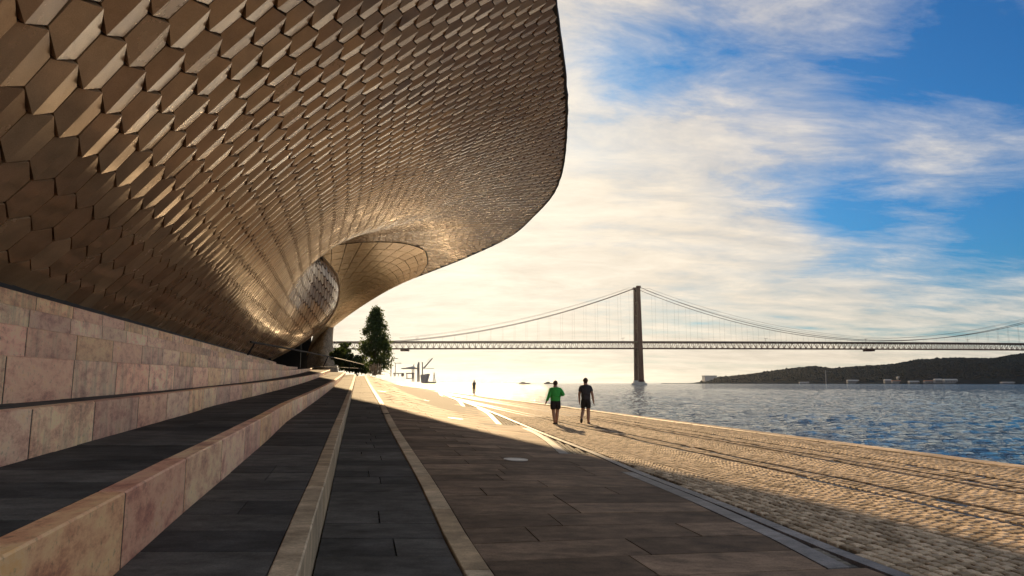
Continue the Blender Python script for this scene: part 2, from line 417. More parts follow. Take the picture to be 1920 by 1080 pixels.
# ------------------------------------------------------------------ ground, water
WATER_Z = -2.0
RIV = [ground_at(1920, 877), ground_at(1255, 790), ground_at(1050, 762)]
rv_dir = (RIV[2] - RIV[0]); rv_dir.z = 0; rv_dir.normalize()
def river_x(y):
    p = RIV[0]; return p.x + rv_dir.x / rv_dir.y * (y - p.y)
LAND_END = 330.0
def build_ground():
    ys = []; y = -14.0
    while y < LAND_END: ys.append(y); y += 0.5 + max(0, y) * 0.03
    ys.append(LAND_END)
    v = []; f = []
    cols = 40
    for y in ys:
        xr = river_x(y) - 0.02; xl = -75 - SK * y
        for k in range(cols + 1):
            t = k / cols; t = 1 - (1 - t) ** 1.7
            x = xl + (xr - xl) * t
            pa, pb = ab(Vector((x, y, 0))); inside = BAND_LO(pa) - 0.5 > pb and -7 < pa < 116
            v.append((x, y, G(x, y) - (0.16 if inside else 0.06 if y < 33.4 else 0.02)))
    for j in range(len(ys) - 1):
        for k in range(cols):
            a = j * (cols + 1) + k; f.append((a, a + 1, a + cols + 2, a + cols + 1))
    obj('promenade', v, f, M['prom'], smooth=True, kind='structure')
    # quay edge coping with its wall down into the river
    mb = MB(); n = 0
    y = -14.0
    coping = empty('quay_edge', (0, 0, 0), None, None, kind='structure')
    k = 0; rest = MB()
    while y < LAND_END:
        y2 = min(y + 1.6, LAND_END); g = 0.008
        x0, x1 = river_x(y), river_x(y2)
        lo = [(x0 - 0.30, y + g, -0.25), (x0 + 0.12, y + g, -0.25), (x1 + 0.12, y2 - g, -0.25), (x1 - 0.30, y2 - g, -0.25)]
        hi = [(p[0], p[1], 0.035) for p in lo]
        if 3 < y < 45: 
            bevelled('coping_stone', lo, hi, M['kerb'], coping, 0.02)
        else: rest.hexa(lo, hi)
        y = y2
    rest.build('coping_stones_far', M['kerb'], coping, kind='stuff')
    mb.hexa([(river_x(-14) - 0.4, -14, -6), (river_x(-14), -14, -6), (river_x(LAND_END), LAND_END, -6), (river_x(LAND_END) - 0.4, LAND_END, -6)],
            [(river_x(-14) - 0.4, -14, -0.252), (river_x(-14), -14, -0.252), (river_x(LAND_END), LAND_END, -0.252), (river_x(LAND_END) - 0.4, LAND_END, -0.252)])
    x = river_x(LAND_END)
    mb.hexa([(-160, LAND_END - 0.4, -6), (x, LAND_END - 0.4, -6), (x, LAND_END, -6), (-160, LAND_END, -6)],
            [(-160, LAND_END - 0.4, 0.3), (x, LAND_END - 0.4, 0.1), (x, LAND_END, 0.1), (-160, LAND_END, 0.3)])
    mb.build('quay_wall', M['concrete'], kind='structure')
    # water
    S = 9000; WZ = WATER_Z - 0.3
    riv = obj('river', [(-S, -60, WZ), (S, -60, WZ), (S, S * 1.9, WZ), (-S, S * 1.9, WZ)], [(0, 1, 2, 3)], M['water'], kind='structure')
    ys = [2.0]
    while ys[-1] < 520: ys.append(ys[-1] * 1.0135 + 0.02)
    NX = 300; v = []; f = []
    c12, s12 = math.cos(rad(20)), math.sin(rad(20))
    for y in ys:
        x0 = river_x(y) + 0.02; x1 = y * 0.95 + 30; fade = 1 - sstep(300, 520, y)
        for k in range(NX + 1):
            x = x0 + (x1 - x0) * k / NX
            u, w = (x * c12 - y * s12), (x * s12 + y * c12)
            h = noise.noise(Vector((u * 0.16, w * 0.45, 0))) * 0.20 + noise.noise(Vector((u * 0.6, w * 1.5, 5))) * 0.24
            n3 = noise.noise(Vector((u * 1.3, w * 2.6, 9)))
            h += (0.5 - abs(n3)) * 0.15 if y < 160 else 0.03
            gust = 0.6 + 0.8 * abs(noise.noise(Vector((x * 0.03, y * 0.02, 2))))
            v.append((x, y, WATER_Z + h * gust * fade))
    for j in range(len(ys) - 1):
        for k in range(NX): a = j * (NX + 1) + k; f.append((a, a + 1, a + NX + 2, a + NX + 1))
    obj('river_waves', v, f, M['water'], riv, smooth=True)
build_ground()

# ------------------------------------------------------------------ terrace steps
def trace(pts, z0, w):
    out = []
    for px, py in pts:
        p = ground_at(px, py, 0, lambda x, y: z0 + w * zr(y))
        out.append((p.y, R_(p.x, p.y)))
    out.sort()
    return out
STEPS = [  # name, z0, weight, trace of the outer top edge, end y, riser depth shown
    ('A', 0.43, 0.90, [(558, 1080), (588, 977), (615, 887), (633, 820), (643, 787), (655, 747), (663, 720)], 74),
    ('C', 0.90, 0.81, [(0, 1053), (167, 962), (327, 870), (462, 799), (547, 755), (607, 723)], 74),
    ('D', 1.35, 0.72, [(0, 755), (63, 751), (212, 737), (302, 727), (363, 722)], 74),
    ('E', 1.87, 0.58, None, 73),
    ('F', 2.36, 0.40, None, 64),
    ('G', 2.85, 0.20, None, 63),
    ('H', 3.34, 0.08, None, 62),
]
edge = {}
def mono(tr, end):
    o = []
    for y, r in tr:
        if not o or y > o[-1][0] + 0.8: o.append((y, r))
    o.append(end)
    return o
edge['B'] = mono([t for t in trace([(925, 1080), (882, 1017), (838, 943), (808, 895), (745, 802), (716, 751)], 0.0, 1.0)], (75, 1.98))
edge['A'] = mono(trace(STEPS[0][3], 0.43, 0.9), (75, 0.87))
edge['C'] = mono(trace([(208, 1080), (323, 977), (408, 905), (497, 828), (547, 783)], 0.43, 0.90), (75, -0.25))
edge['D'] = mono(trace([(0, 874), (55, 858), (207, 816), (300, 790), (360, 773), (405, 759)], 0.90, 0.81), (75, -1.9))
edge['E'] = [(5, -3.62), (30, -3.75), (50, -3.85), (75, -3.8)]
edge['F'] = [(5, -4.5), (70, -4.7)]
edge['G'] = [(5, -5.45), (70, -5.7)]
edge['H'] = [(5, -6.3), (70, -6.5)]
def E_(k, y): return spl(edge[k], y)[0]
def pt(r, y, z): return Vector((r - SK * y, y, z))
LABELS = {'A': 'lowest long terrace step with a narrow lit stone kerb', 'C': 'second terrace step up with a tall pink stone face',
          'D': 'third terrace step up in weathered pink stone', 'E': 'fourth terrace step up, its top at eye level', 'F': 'fifth terrace step up behind the eye level one',
          'G': 'sixth terrace step up, next to the highest', 'H': 'highest terrace step right under the tiled facade'}
def build_steps():
    names = [s[0] for s in STEPS]
    for i, (k, z0, w, _, yend) in enumerate(STEPS):
        root = empty('terrace_step', (0, 0, 0), LABELS[k], None, kind='structure')
        prev_z = (0.0, 1.0) if i == 0 else STEPS[i - 1][1:3]
        nxt = names[i + 1] if i + 1 < len(names) else None
        y = -5.0 + random.random() * 1.2; n = 0; mort = MB()
        while y < yend:
            L = 1.8 * (1 if y < 40 else 1.5) + random.uniform(-0.12, 0.12); y2 = min(y + L, yend)
            g = 0.009; T = 0.19
            jo = random.uniform(-0.004, 0.004)
            def P(yy, dr, zz): return pt(E_(k, yy) + dr + jo, yy, zz)
            zt = lambda yy: z0 + w * zr(yy)
            zb = lambda yy: prev_z[0] + prev_z[1] * zr(yy) - 0.07
            lo = [P(y + g, -T, zb(y)), P(y + g, 0, zb(y)), P(y2 - g, 0, zb(y2)), P(y2 - g, -T, zb(y2))]
            hi = [P(y + g, -T, zt(y)), P(y + g, 0, zt(y)), P(y2 - g, 0, zt(y2)), P(y2 - g, -T, zt(y2))]
            mort.hexa([P(y2 - g, -T, zb(y2)), P(y2 - g, -0.003, zb(y2)), P(y2 + g, -0.003, zb(y2)), P(y2 + g, -T, zb(y2))],
                      [P(y2 - g, -T, zt(y2) - 0.012), P(y2 - g, -0.003, zt(y2) - 0.012), P(y2 + g, -0.003, zt(y2) - 0.012), P(y2 + g, -T, zt(y2) - 0.012)])
            bevelled('stone_block', lo, hi, M['riser'] if k != 'A' else M['kerb'], root, 0.012)
            y = y2
        mort.build('joint_mortar', M['dark'], root)
        # core below the tread
        mb = MB(); ys = [-5 + q * 2.0 for q in range(int((yend + 5) / 2) + 1)] + [yend]
        rin = (lambda yy: E_(nxt, yy) + 0.001 if nxt else -9.0) if True else None
        for a, b in zip(ys, ys[1:]):
            ra = E_(nxt, a) if nxt else -9.5; rb = E_(nxt, b) if nxt else -9.5
            lo = [pt(ra - 0.1, a, -0.5), pt(E_(k, a) - 0.185, a, -0.5), pt(E_(k, b) - 0.185, b, -0.5), pt(rb - 0.1, b, -0.5)]
            za, zb_ = z0 + w * zr(a) - 0.03, z0 + w * zr(b) - 0.03
            hi = [Vector((p.x, p.y, z)) for p, z in zip(lo, (za, za, zb_, zb_))]
            mb.hexa(lo, hi)
        mb.build('step_core', M['dark'], root)
        if k in 'ACD':
            y = -4.0
            while y < yend:
                L = 0.64 if y < 40 else 1.28; y2 = min(y + L, yend); g = 0.009
                dz = random.uniform(-0.008, -0.002)
                for (fa, fb) in (((0.0, 1.0),) if random.random() < 0.7 else ((0.0, 0.5), (0.51, 1.0))):
                    def Q(yy, fr, zz):
                        r0 = E_(k, yy) - 0.197; r1 = E_(nxt, yy) + 0.008
                        return pt(r0 + (r1 - r0) * fr, yy, zz)
                    za, zb_ = z0 + w * zr(y) + dz, z0 + w * zr(y2) + dz
                    lo = [Q(y + g, fb, za - 0.05), Q(y + g, fa, za - 0.05), Q(y2 - g, fa, zb_ - 0.05), Q(y2 - g, fb, zb_ - 0.05)]
                    hi = [p + Vector((0, 0, 0.05)) for p in lo]
                    m_ = MB(); m_.hexa(lo, hi); m_.build('paving_slab', M['slab'], root)
                y = y2
    # ground paving between kerb B and step A, and kerb B
    root = empty('lower_walk', (0, 0, 0), None, None, kind='structure')
    y = -3.0
    while y < 75:
        L = 0.68 if y < 45 else 1.36; y2 = y + L; g = 0.008; dz = random.uniform(-0.006, 0.0)
        def Q(yy, a, zz): return pt(a, yy, zz)
        za, zb_ = zr(y) + dz, zr(y2) + dz
        splits = [0, 1] if random.random() < 0.6 else [0, random.uniform(0.35, 0.65), 1]
        for fa, fb in zip(splits, splits[1:]):
            def X(yy, fr):
                l = E_('A', yy) + 0.008; r = E_('B', yy) - 0.235; return l + (r - l) * fr
            lo = [Q(y + g, X(y, fa) + g, za - 0.05), Q(y + g, X(y, fb) - g, za - 0.05), Q(y2 - g, X(y2, fb) - g, zb_ - 0.05), Q(y2 - g, X(y2, fa) + g, zb_ - 0.05)]
            m_ = MB(); m_.hexa(lo, [p + Vector((0, 0, 0.05)) for p in lo]); m_.build('paving_slab', M['slab'], root)
        y = y2
    root = empty('stone_kerb', (0, 0, 0), 'long pale stone strip dividing the lower walk from the plaza', None, kind='structure')
    y = -3.0
    while y < 75:
        L = random.uniform(1.1, 1.5) * (1 if y < 40 else 1.6); y2 = y + L; g = 0.005; dz = 0.012 + random.uniform(0, 0.006)
        lo = [pt(E_('B', y) - 0.225, y + g, zr(y) - 0.08), pt(E_('B', y), y + g, zr(y) - 0.08), pt(E_('B', y2), y2 - g, zr(y2) - 0.08), pt(E_('B', y2) - 0.225, y2 - g, zr(y2) - 0.08)]
        hi = [p + Vector((0, 0, 0.08 + dz)) for p in lo]
        bevelled('kerb_stone', lo, hi, M['kerb'], root, 0.006)
        y = y2
build_steps()

# ------------------------------------------------------------------ plaza, bands, setts
def band_b(a): return interp(BAND, a)
def xlim(a):
    for t in TEETH:
        if t[0][0] <= a <= t[-1][0]: return min(interp(t, a) - 0.12, band_b(a) - 0.09)
    return band_b(a) - 0.09
A_END = BAND[-1][0]
def kerb_b(a):     # plaza's left limit in the (a, b) frame
    y = a * math.cos(TH)
    for _ in range(4):
        p = pt(E_('B', y), y, 0); aa, bb = ab(p); y += (a - aa) * math.cos(TH)
    return bb
def quad_strip(pa, a0, a1, half, z0, z1):
    return None
def build_plaza():
    root = empty('plaza', (0, 0, 0), None, None, kind='structure')
    base = MB(); a = -4.0
    cells = []
    # make row boundaries hit each tooth end so that the paving follows the stepped edge
    marks = sorted([t[0][0] for t in TEETH])
    rows = []; a = -3.0
    while a < A_END:
        L = 0.66 if a < 45 else 1.32
        a2 = a + L
        for m_ in marks:
            if a + 0.15 < m_ < a2 + 0.3: a2 = m_
        rows.append((a, a2)); a = a2
    for (a, a2) in rows:
        e = 1e-3
        l0, l1 = kerb_b(a) + 0.008, kerb_b(a2) + 0.008
        r0, r1 = xlim(a + e), xlim(a2 - e)
        # slabs step in sheared columns that follow the kerb
        pos = [0.0]; wmean = 1.7
        x = random.uniform(0.5, 1.7)
        width = min(r0 - l0, r1 - l1)
        while x < width - 0.35: pos.append(x); x += random.uniform(1.2, 2.3)
        base.hexa([P3(a, l0, -0.12), P3(a, r0, -0.12), P3(a2, r1, -0.12), P3(a2, l1, -0.12)], [P3(a, l0, -0.012), P3(a, r0, -0.012), P3(a2, r1, -0.012), P3(a2, l1, -0.012)])
        for i, p in enumerate(pos):
            g = 0.009; dz = random.uniform(0, 0.004)
            b00 = l0 + p; b01 = l1 + p
            if i + 1 < len(pos): b10 = l0 + pos[i + 1]; b11 = l1 + pos[i + 1]
            else: b10 = r0; b11 = r1
            hi = [P3(a + g, b00 + g, dz), P3(a + g, b10 - g, dz), P3(a2 - g, b11 - g, dz), P3(a2 - g, b01 + g, dz)]
            lo = [q - Vector((0, 0, 0.05)) for q in hi]
            cells.append((a, lo, hi))
    base.build('plaza_bed', M['joint'], root)
    vis = [c for c in cells if c[0] > 3.5]; vis.sort(key=lambda c: c[0])
    near = vis[:298]; far = MB()
    for c in near:
        m_ = MB(); m_.hexa(c[1], c[2]); m_.build('paving_slab', M['plaza'], root)
    for c in cells:
        if c[0] <= 3.5 or c[0] > near[-1][0] - 1e-6 and c not in near: far.hexa(c[1], c[2])
    far.build('paving_slabs_far', M['plaza'], root, kind='stuff')
    # outer band of long kerb stones
    band = empty('granite_band', (0, 0, 0), 'long pinkish granite band along the edge of the cobbles', None, kind='structure')
    a = BAND[0][0] + 0.2
    while a < A_END:
        a2 = min(a + random.uniform(0.95, 1.2) * (1 if a < 35 else 2.2), A_END); g = 0.004
        hi = [P3(a + g, band_b(a) - 0.075, 0.012), P3(a + g, band_b(a) + 0.085, 0.012), P3(a2 - g, band_b(a2) + 0.085, 0.012), P3(a2 - g, band_b(a2) - 0.075, 0.012)]
        m_ = MB(); m_.hexa([q - Vector((0, 0, 0.1)) for q in hi], hi); m_.build('kerb_stone', M['band'], band)
        a = a2
    words = ['nearest pale granite strip ending in a square tip at the plaza edge', 'second pale granite strip, by the small wedge of dark cobbles',
             'third pale granite strip along the stepped plaza edge', 'fourth pale granite strip along the stepped plaza edge', 'farthest pale granite strip along the stepped plaza edge']
    for t, wd in zip(TEETH, words):
        ro = empty('granite_strip', (0, 0, 0), wd, None, kind='structure')
        a = t[0][0]
        while a < t[-1][0] - 0.05:
            a2 = min(a + 1.1, t[-1][0]); g = 0.003
            f = lambda q: min(interp(t, q), band_b(q) - 0.09 - 0.11)
            hi = [P3(a + g, f(a) - 0.115, 0.008), P3(a + g, f(a) + 0.105, 0.008), P3(a2 - g, f(a2) + 0.105, 0.008), P3(a2 - g, f(a2) - 0.115, 0.008)]
            m_ = MB(); m_.hexa([q - Vector((0, 0, 0.1)) for q in hi], hi); m_.build('kerb_stone', M['band'], ro)
            a = a2
    return root
build_plaza()

def sett(mb, a, b, da, db, rot, top, mz):
    """one worn sett: skirt, chamfer and top"""
    h = []
    ca, sa = math.cos(rot), math.sin(rot)
    cs = [(-da, -db), (da, -db), (da, db), (-da, db)]
    cs = [(u * random.uniform(0.88, 1.0), v * random.uniform(0.88, 1.0)) for u, v in cs]
    vs = []
    for k, (s, z) in enumerate(((1.0, -0.05), (0.97, top - 0.010), (0.72, top))):
        for u, v in cs:
            uu, vv = u * s, v * s
            vs.append(P3(a + uu * ca - vv * sa, b + uu * sa + vv * ca, z))
    fs = []
    for q in range(2):
        for k in range(4):
            # wind so that the normals face outwards
            fs.append((q * 4 + (k + 1) % 4, q * 4 + k, q * 4 + 4 + k, q * 4 + 4 + (k + 1) % 4))
    fs.append((11, 10, 9, 8))
    mb.add(vs, fs)
RAILS = []
def build_setts():
    prom = [o for o in C.objects if o.name == 'promenade'][0]
    # rails
    for nm, px, py in (('tram rail nearest the granite band', 1920, 987), ('', 1920, 970), ('', 1920, 927), ('', 1920, 919), ('', 1920, 906)):
        p = ground_at(px, py); x0 = p.x - rv_dir.x / rv_dir.y * p.y
        RAILS.append(x0)
    def rail_d(x, y): return min(abs(x - (r + rv_dir.x / rv_dir.y * y)) for r in RAILS)
    pitch = 0.142
    items = []
    wl = 1.9
    j = 0; b = 1.0
    while b < 12.8:
        ph = 0.24 * abs(math.sin(math.pi * b / wl)) if True else 0
        a = 2.5 + random.random() * 0.1
        while a < 33:
            aa = a + ph
            bb = b + 0.02 * math.sin(a * 3 + b)
            x, y = xy(aa, bb)
            if bb > band_b(aa) + 0.085 + 0.07 and x < river_x(y) - 0.36 and rail_d(x, y) > 0.075:
                sl = 0.24 * math.pi / wl * math.cos(math.pi * b / wl) * (1 if math.sin(math.pi * b / wl) > 0 else -1)
                items.append((aa, bb, sl))
            a += pitch * random.uniform(0.95, 1.12)
        b += pitch
    def vis_key(it):
        x, y = xy(it[0], it[1])
        if y < 1: return 1e9
        py = 718 + EYE / y * F; px = 960 + x / y * F
        if px > 1925 or py > 1085: return 1e6 + y
        return y
    items.sort(key=vis_key)
    for it in items[:298]:
        mb = MB(); sett(mb, it[0], it[1], pitch * 0.43, pitch * 0.425, -it[2] * 0.5, 0.012 + random.uniform(-0.004, 0.004), 0)
        mb.build('cobblestone', M['cobble'], prom)
    mb = MB()
    for it in items[298:]:
        sett(mb, it[0], it[1], pitch * 0.43, pitch * 0.425, -it[2] * 0.5, 0.012 + random.uniform(-0.004, 0.004), 0)
    mb.build('cobblestones_beyond', M['cobble'], prom, kind='stuff')
    vs = []; fs = []; aa = 2.0; NB = 10
    while aa < 34.5:
        for q in range(NB + 1):
            l = band_b(aa) + 0.05; x, y = xy(aa, 6); r = 6 + (river_x(y) - x) - 0.3; r = r / 1.0
            vs.append(P3(aa, l + (r - l) * q / NB, -0.028))
        aa += 0.8
    n_ = len(vs) // (NB + 1)
    for j_ in range(n_ - 1):
        for q in range(NB): k_ = j_ * (NB + 1) + q; fs.append((k_, k_ + 1, k_ + NB + 2, k_ + NB + 1))
    obj('joint_bed', vs, fs, M['joint'], prom)
    # dark sett wedges between strips and band
    for t, wd in zip(TEETH, 'abcde'):
        mb = MB(); a = t[0][0] + 0.06; n = 0
        while a < t[-1][0]:
            l = min(interp(t, a), band_b(a) - 0.2) + 0.155; r = band_b(a) - 0.085 - 0.03
            b = l
            while b < r:
                sett(mb, a, b, 0.055, 0.05, random.uniform(-0.2, 0.2), 0.0, 0); b += 0.115; n += 1
            a += 0.125
        if n: mb.build('cobble_wedge', M['dcobble'], prom, kind='stuff')
    words = ['grooved steel track rail nearest the granite band', 'steel track rail second from the granite band', 'steel track rail third from the granite band',
             'steel track rail fourth from the granite band', 'steel track rail nearest the water']
    for x0, wd in zip(RAILS, words):
        mb = MB(); q = rv_dir.x / rv_dir.y
        for ya, yb in ((-3, 20), (20, 60), (60, 140)):
            for o0, o1, z in ((-0.055, -0.015, 0.0), (0.02, 0.045, 0.0)):
                n_ = 12
                for i in range(n_):
                    y0 = ya + (yb - ya) * i / n_; y1 = ya + (yb - ya) * (i + 1) / n_
                    X0, X1 = x0 + q * y0, x0 + q * y1
                    lo = [(X0 + o0, y0, G(X0, y0) - 0.06), (X0 + o1, y0, G(X0, y0) - 0.06), (X1 + o1, y1, G(X1, y1) - 0.06), (X1 + o0, y1, G(X1, y1) - 0.06)]
                    zoff = 0.061 if ya >= 0 else 0.061
                    hi = [(p[0], p[1], p[2] + (0.052 if y0 < 33 else 0.046)) for p in lo]
                    mb.hexa(lo, hi)
        mb.build('track_rail', M['steel'], kind='structure', label=wd)
build_setts()
# in-ground light discs
def disc(px, py, dia, label):
    p = ground_at(px, py)
    root = empty('ground_light', (p.x, p.y, p.z), label, 'ground light', 'round light discs set in the plaza')
    gn = Vector((G(p.x - .3, p.y) - G(p.x + .3, p.y), G(p.x, p.y - .3) - G(p.x, p.y + .3), 0.6)).normalized()
    root.rotation_euler = gn.to_track_quat('Z', 'Y').to_euler()
    def ring(r0, r1, z0, z1, name, m):
        n = 28; vs = []; fs = []
        for rr, z in ((r1, z0), (r1, z1), (r0, z1)):
            for k in range(n):
                t = 2 * math.pi * k / n; vs.append((rr * math.cos(t), rr * math.sin(t), z))
        for q in range(2):
            for k in range(n): fs.append((q * n + k, q * n + (k + 1) % n, q * n + n + (k + 1) % n, q * n + n + k))
        if r0 < 0.6 * r1: fs.append(tuple(range(2 * n, 3 * n)))
        return obj(name, vs, fs, m, root)
    ring(dia / 2 * 0.86, dia / 2, 0.0, 0.014, 'rim', M['lens'])
    ring(dia / 2 * 0.3, dia / 2 * 0.855, 0.0, 0.009, 'glass', M['lens'])
disc(967, 862, 0.48, 'nearest round pale light disc set in the plaza paving')
disc(854, 785, 0.60, 'second round pale light disc set in the plaza')
disc(804, 752, 0.75, 'third round pale light disc far along the plaza')
disc(716, 734, 0.6, 'farthest pale light disc beside the stone kerb')

# ------------------------------------------------------------------ the museum shell
LIP = [(0, -0.4, 10.3), (10, 2.6, 11.1), (20.3, 6.15, 12.0), (29.4, 9.4, 12.0), (41.2, 12.5, 12.0), (50, 13.1, 12.0), (56, 12.95, 12.0), (64.6, 11.2, 12.0), (78, 7.4, 12.0)]
KW = [(0, -4.2, 5.9), (14, -3.4, 6.0), (21, -2.9, 6.4), (30, -2.5, 7.3), (40, -2.6, 8.8), (52, -2.8, 10.3), (58, -1.6, 10.2), (64, -1.7, 10.3)]
KC = [(0, -4.2, 5.9), (14, -3.4, 6.0), (21, -2.9, 6.4), (30, -2.5, 7.3), (40, -2.6, 8.8), (52, -2.8, 10.3), (58, -1.2, 10.9), (66, 1.0, 11.4), (78, 3.5, 11.8)]
BASE_R = -7.15; BASE_H = 2.02
WB = [(0, 0.15, -0.1), (30, 0.3, -0.2), (45, 0.7, -0.4), (52, 1.0, -0.5), (58, 2.2, -0.2), (64, 2.7, 0.0)]
CB = [(0, 0.0, 0.3), (30, 0.0, 0.45), (52, 0.3, 0.5), (78, 0, 0.1)]
NP = 14
import bisect
_cache = {}
def prof(y):
    k = round(max(0.0, y) * 4)
    if k in _cache: return _cache[k]
    yy = k / 4
    b = (BASE_R, BASE_H + (0.2 if yy > 60 else 0.0))
    kw, kc, lp = spl(KW, yy), spl(KC, yy), spl(LIP, yy)
    if yy <= 52: kc = kw
    wb, cb = spl(WB, yy), spl(CB, yy)
    def para(p, q, bl):
        o = []
        for i in range(NP + 1):
            t = i / NP; s = 4 * t * (1 - t)
            o.append((p[0] + (q[0] - p[0]) * t + bl[0] * s, p[1] + (q[1] - p[1]) * t + bl[1] * s))
        return o
    W_, C_ = para(b, kw, wb), para(kc, lp, cb)
    if yy <= 52:
        L_ = W_ + C_[1:]; n_it = int(40 * (1 - sstep(42, 52, yy)) * sstep(5, 20, yy))
        for _ in range(n_it):
            L_ = [L_[0]] + [((a[0] + 2 * b[0] + c[0]) / 4, (a[1] + 2 * b[1] + c[1]) / 4) for a, b, c in zip(L_, L_[1:], L_[2:])] + [L_[-1]]
        W_, C_ = L_[:NP + 1], L_[NP:]
    def cum(l):
        c = [0.0]
        for p, q in zip(l, l[1:]): c.append(c[-1] + math.hypot(q[0] - p[0], q[1] - p[1]))
        return c
    cw, cc = cum(W_), cum(C_)
    _cache[k] = (W_, cw, C_, cc)
    return _cache[k]
def pick(l, c, a):
    a = max(0.0, min(c[-1], a)); i = min(len(l) - 2, max(0, bisect.bisect_right(c, a) - 1))
    t = (a - c[i]) / max(1e-9, c[i + 1] - c[i])
    return l[i][0] + (l[i + 1][0] - l[i][0]) * t, l[i][1] + (l[i + 1][1] - l[i][1]) * t
def _S(y, a, side):
    W_, cw, C_, cc = prof(y)
    if y <= 52: side = 'w' if a <= cw[-1] else 'c'
    if side == 'w' : r, h = pick(W_, cw, a)
    else: r, h = pick(C_, cc, a - cw[-1])
    return Vector((r - SK * y, y, EYE + h))
def S(y, a, side):       # smooth between the cached profiles
    y = max(0.0, y); k = math.floor(y * 4); t = y * 4 - k
    p, q = _S(k / 4, a, side), _S((k + 1) / 4, a, side)
    r = p.lerp(q, t); return r
def lens(y):
    W_, cw, C_, cc = prof(y); return cw[-1], cc[-1]
YE_W = [(0, 64), (0.55, 64), (0.75, 62.5), (0.9, 58), (1.0, 52.0)]
YE_C = [(0, 52.0), (0.2, 53.2), (0.4, 56.5), (0.55, 61), (0.65, 66), (0.8, 72), (1.0, 78)]
def yend(y, a):
    lw, lc = lens(y)
    if a <= lw: return interp(YE_W, a / lw), 'w'
    return interp(YE_C, min(1, (a - lw) / lc)), 'c'
def smap(s, a):
    s = s if s < 9 else (s - 0.26 * (s - 9) ** 2 / 36 if s < 27 else 24.66 + (s - 27) * 0.74)
    return s - 0.5 * sstep(14, 52, s) * a
def normal(y, a, side):
    e = 0.35
    y0, y1 = max(0.05, y - e), y + e
    du = S(y1, a, side) - S(y0, a, side)
    lw, lc = lens(y)
    lo, hi = ((0, lw) if side == 'w' else (lw, lw + lc)) if y > 51.5 else (0, lw + lc)
    a0, a1 = max(lo, a - e), min(hi, a + e)
    dv = S(y, a1, side) - S(y, a0, side)
    n = du.cross(dv); n.normalize()
    if n.dot(Vector((0.7, -0.3, -0.7))) < 0: n = -n
    return n
def proj(p):
    d = p - Vector((0, 0, EYE)); f = d.y * math.cos(PITCH) + d.z * math.sin(PITCH); u = -d.y * math.sin(PITCH) + d.z * math.cos(PITCH)
    if f < 0.3: return None
    return 960 + d.x / f * F, 540 - u / f * F
museum = empty('museum_building', (-6 - SK * 40, 40, 0), 'huge curved museum building clad in glazed ceramic tiles sweeping out over the terrace', 'building')
MINV = Vector(museum.location)
def mobj(name, vs, fs, m, **kw):
    o = obj(name, [Vector(v) - MINV for v in vs], fs, m, museum, **kw); return o
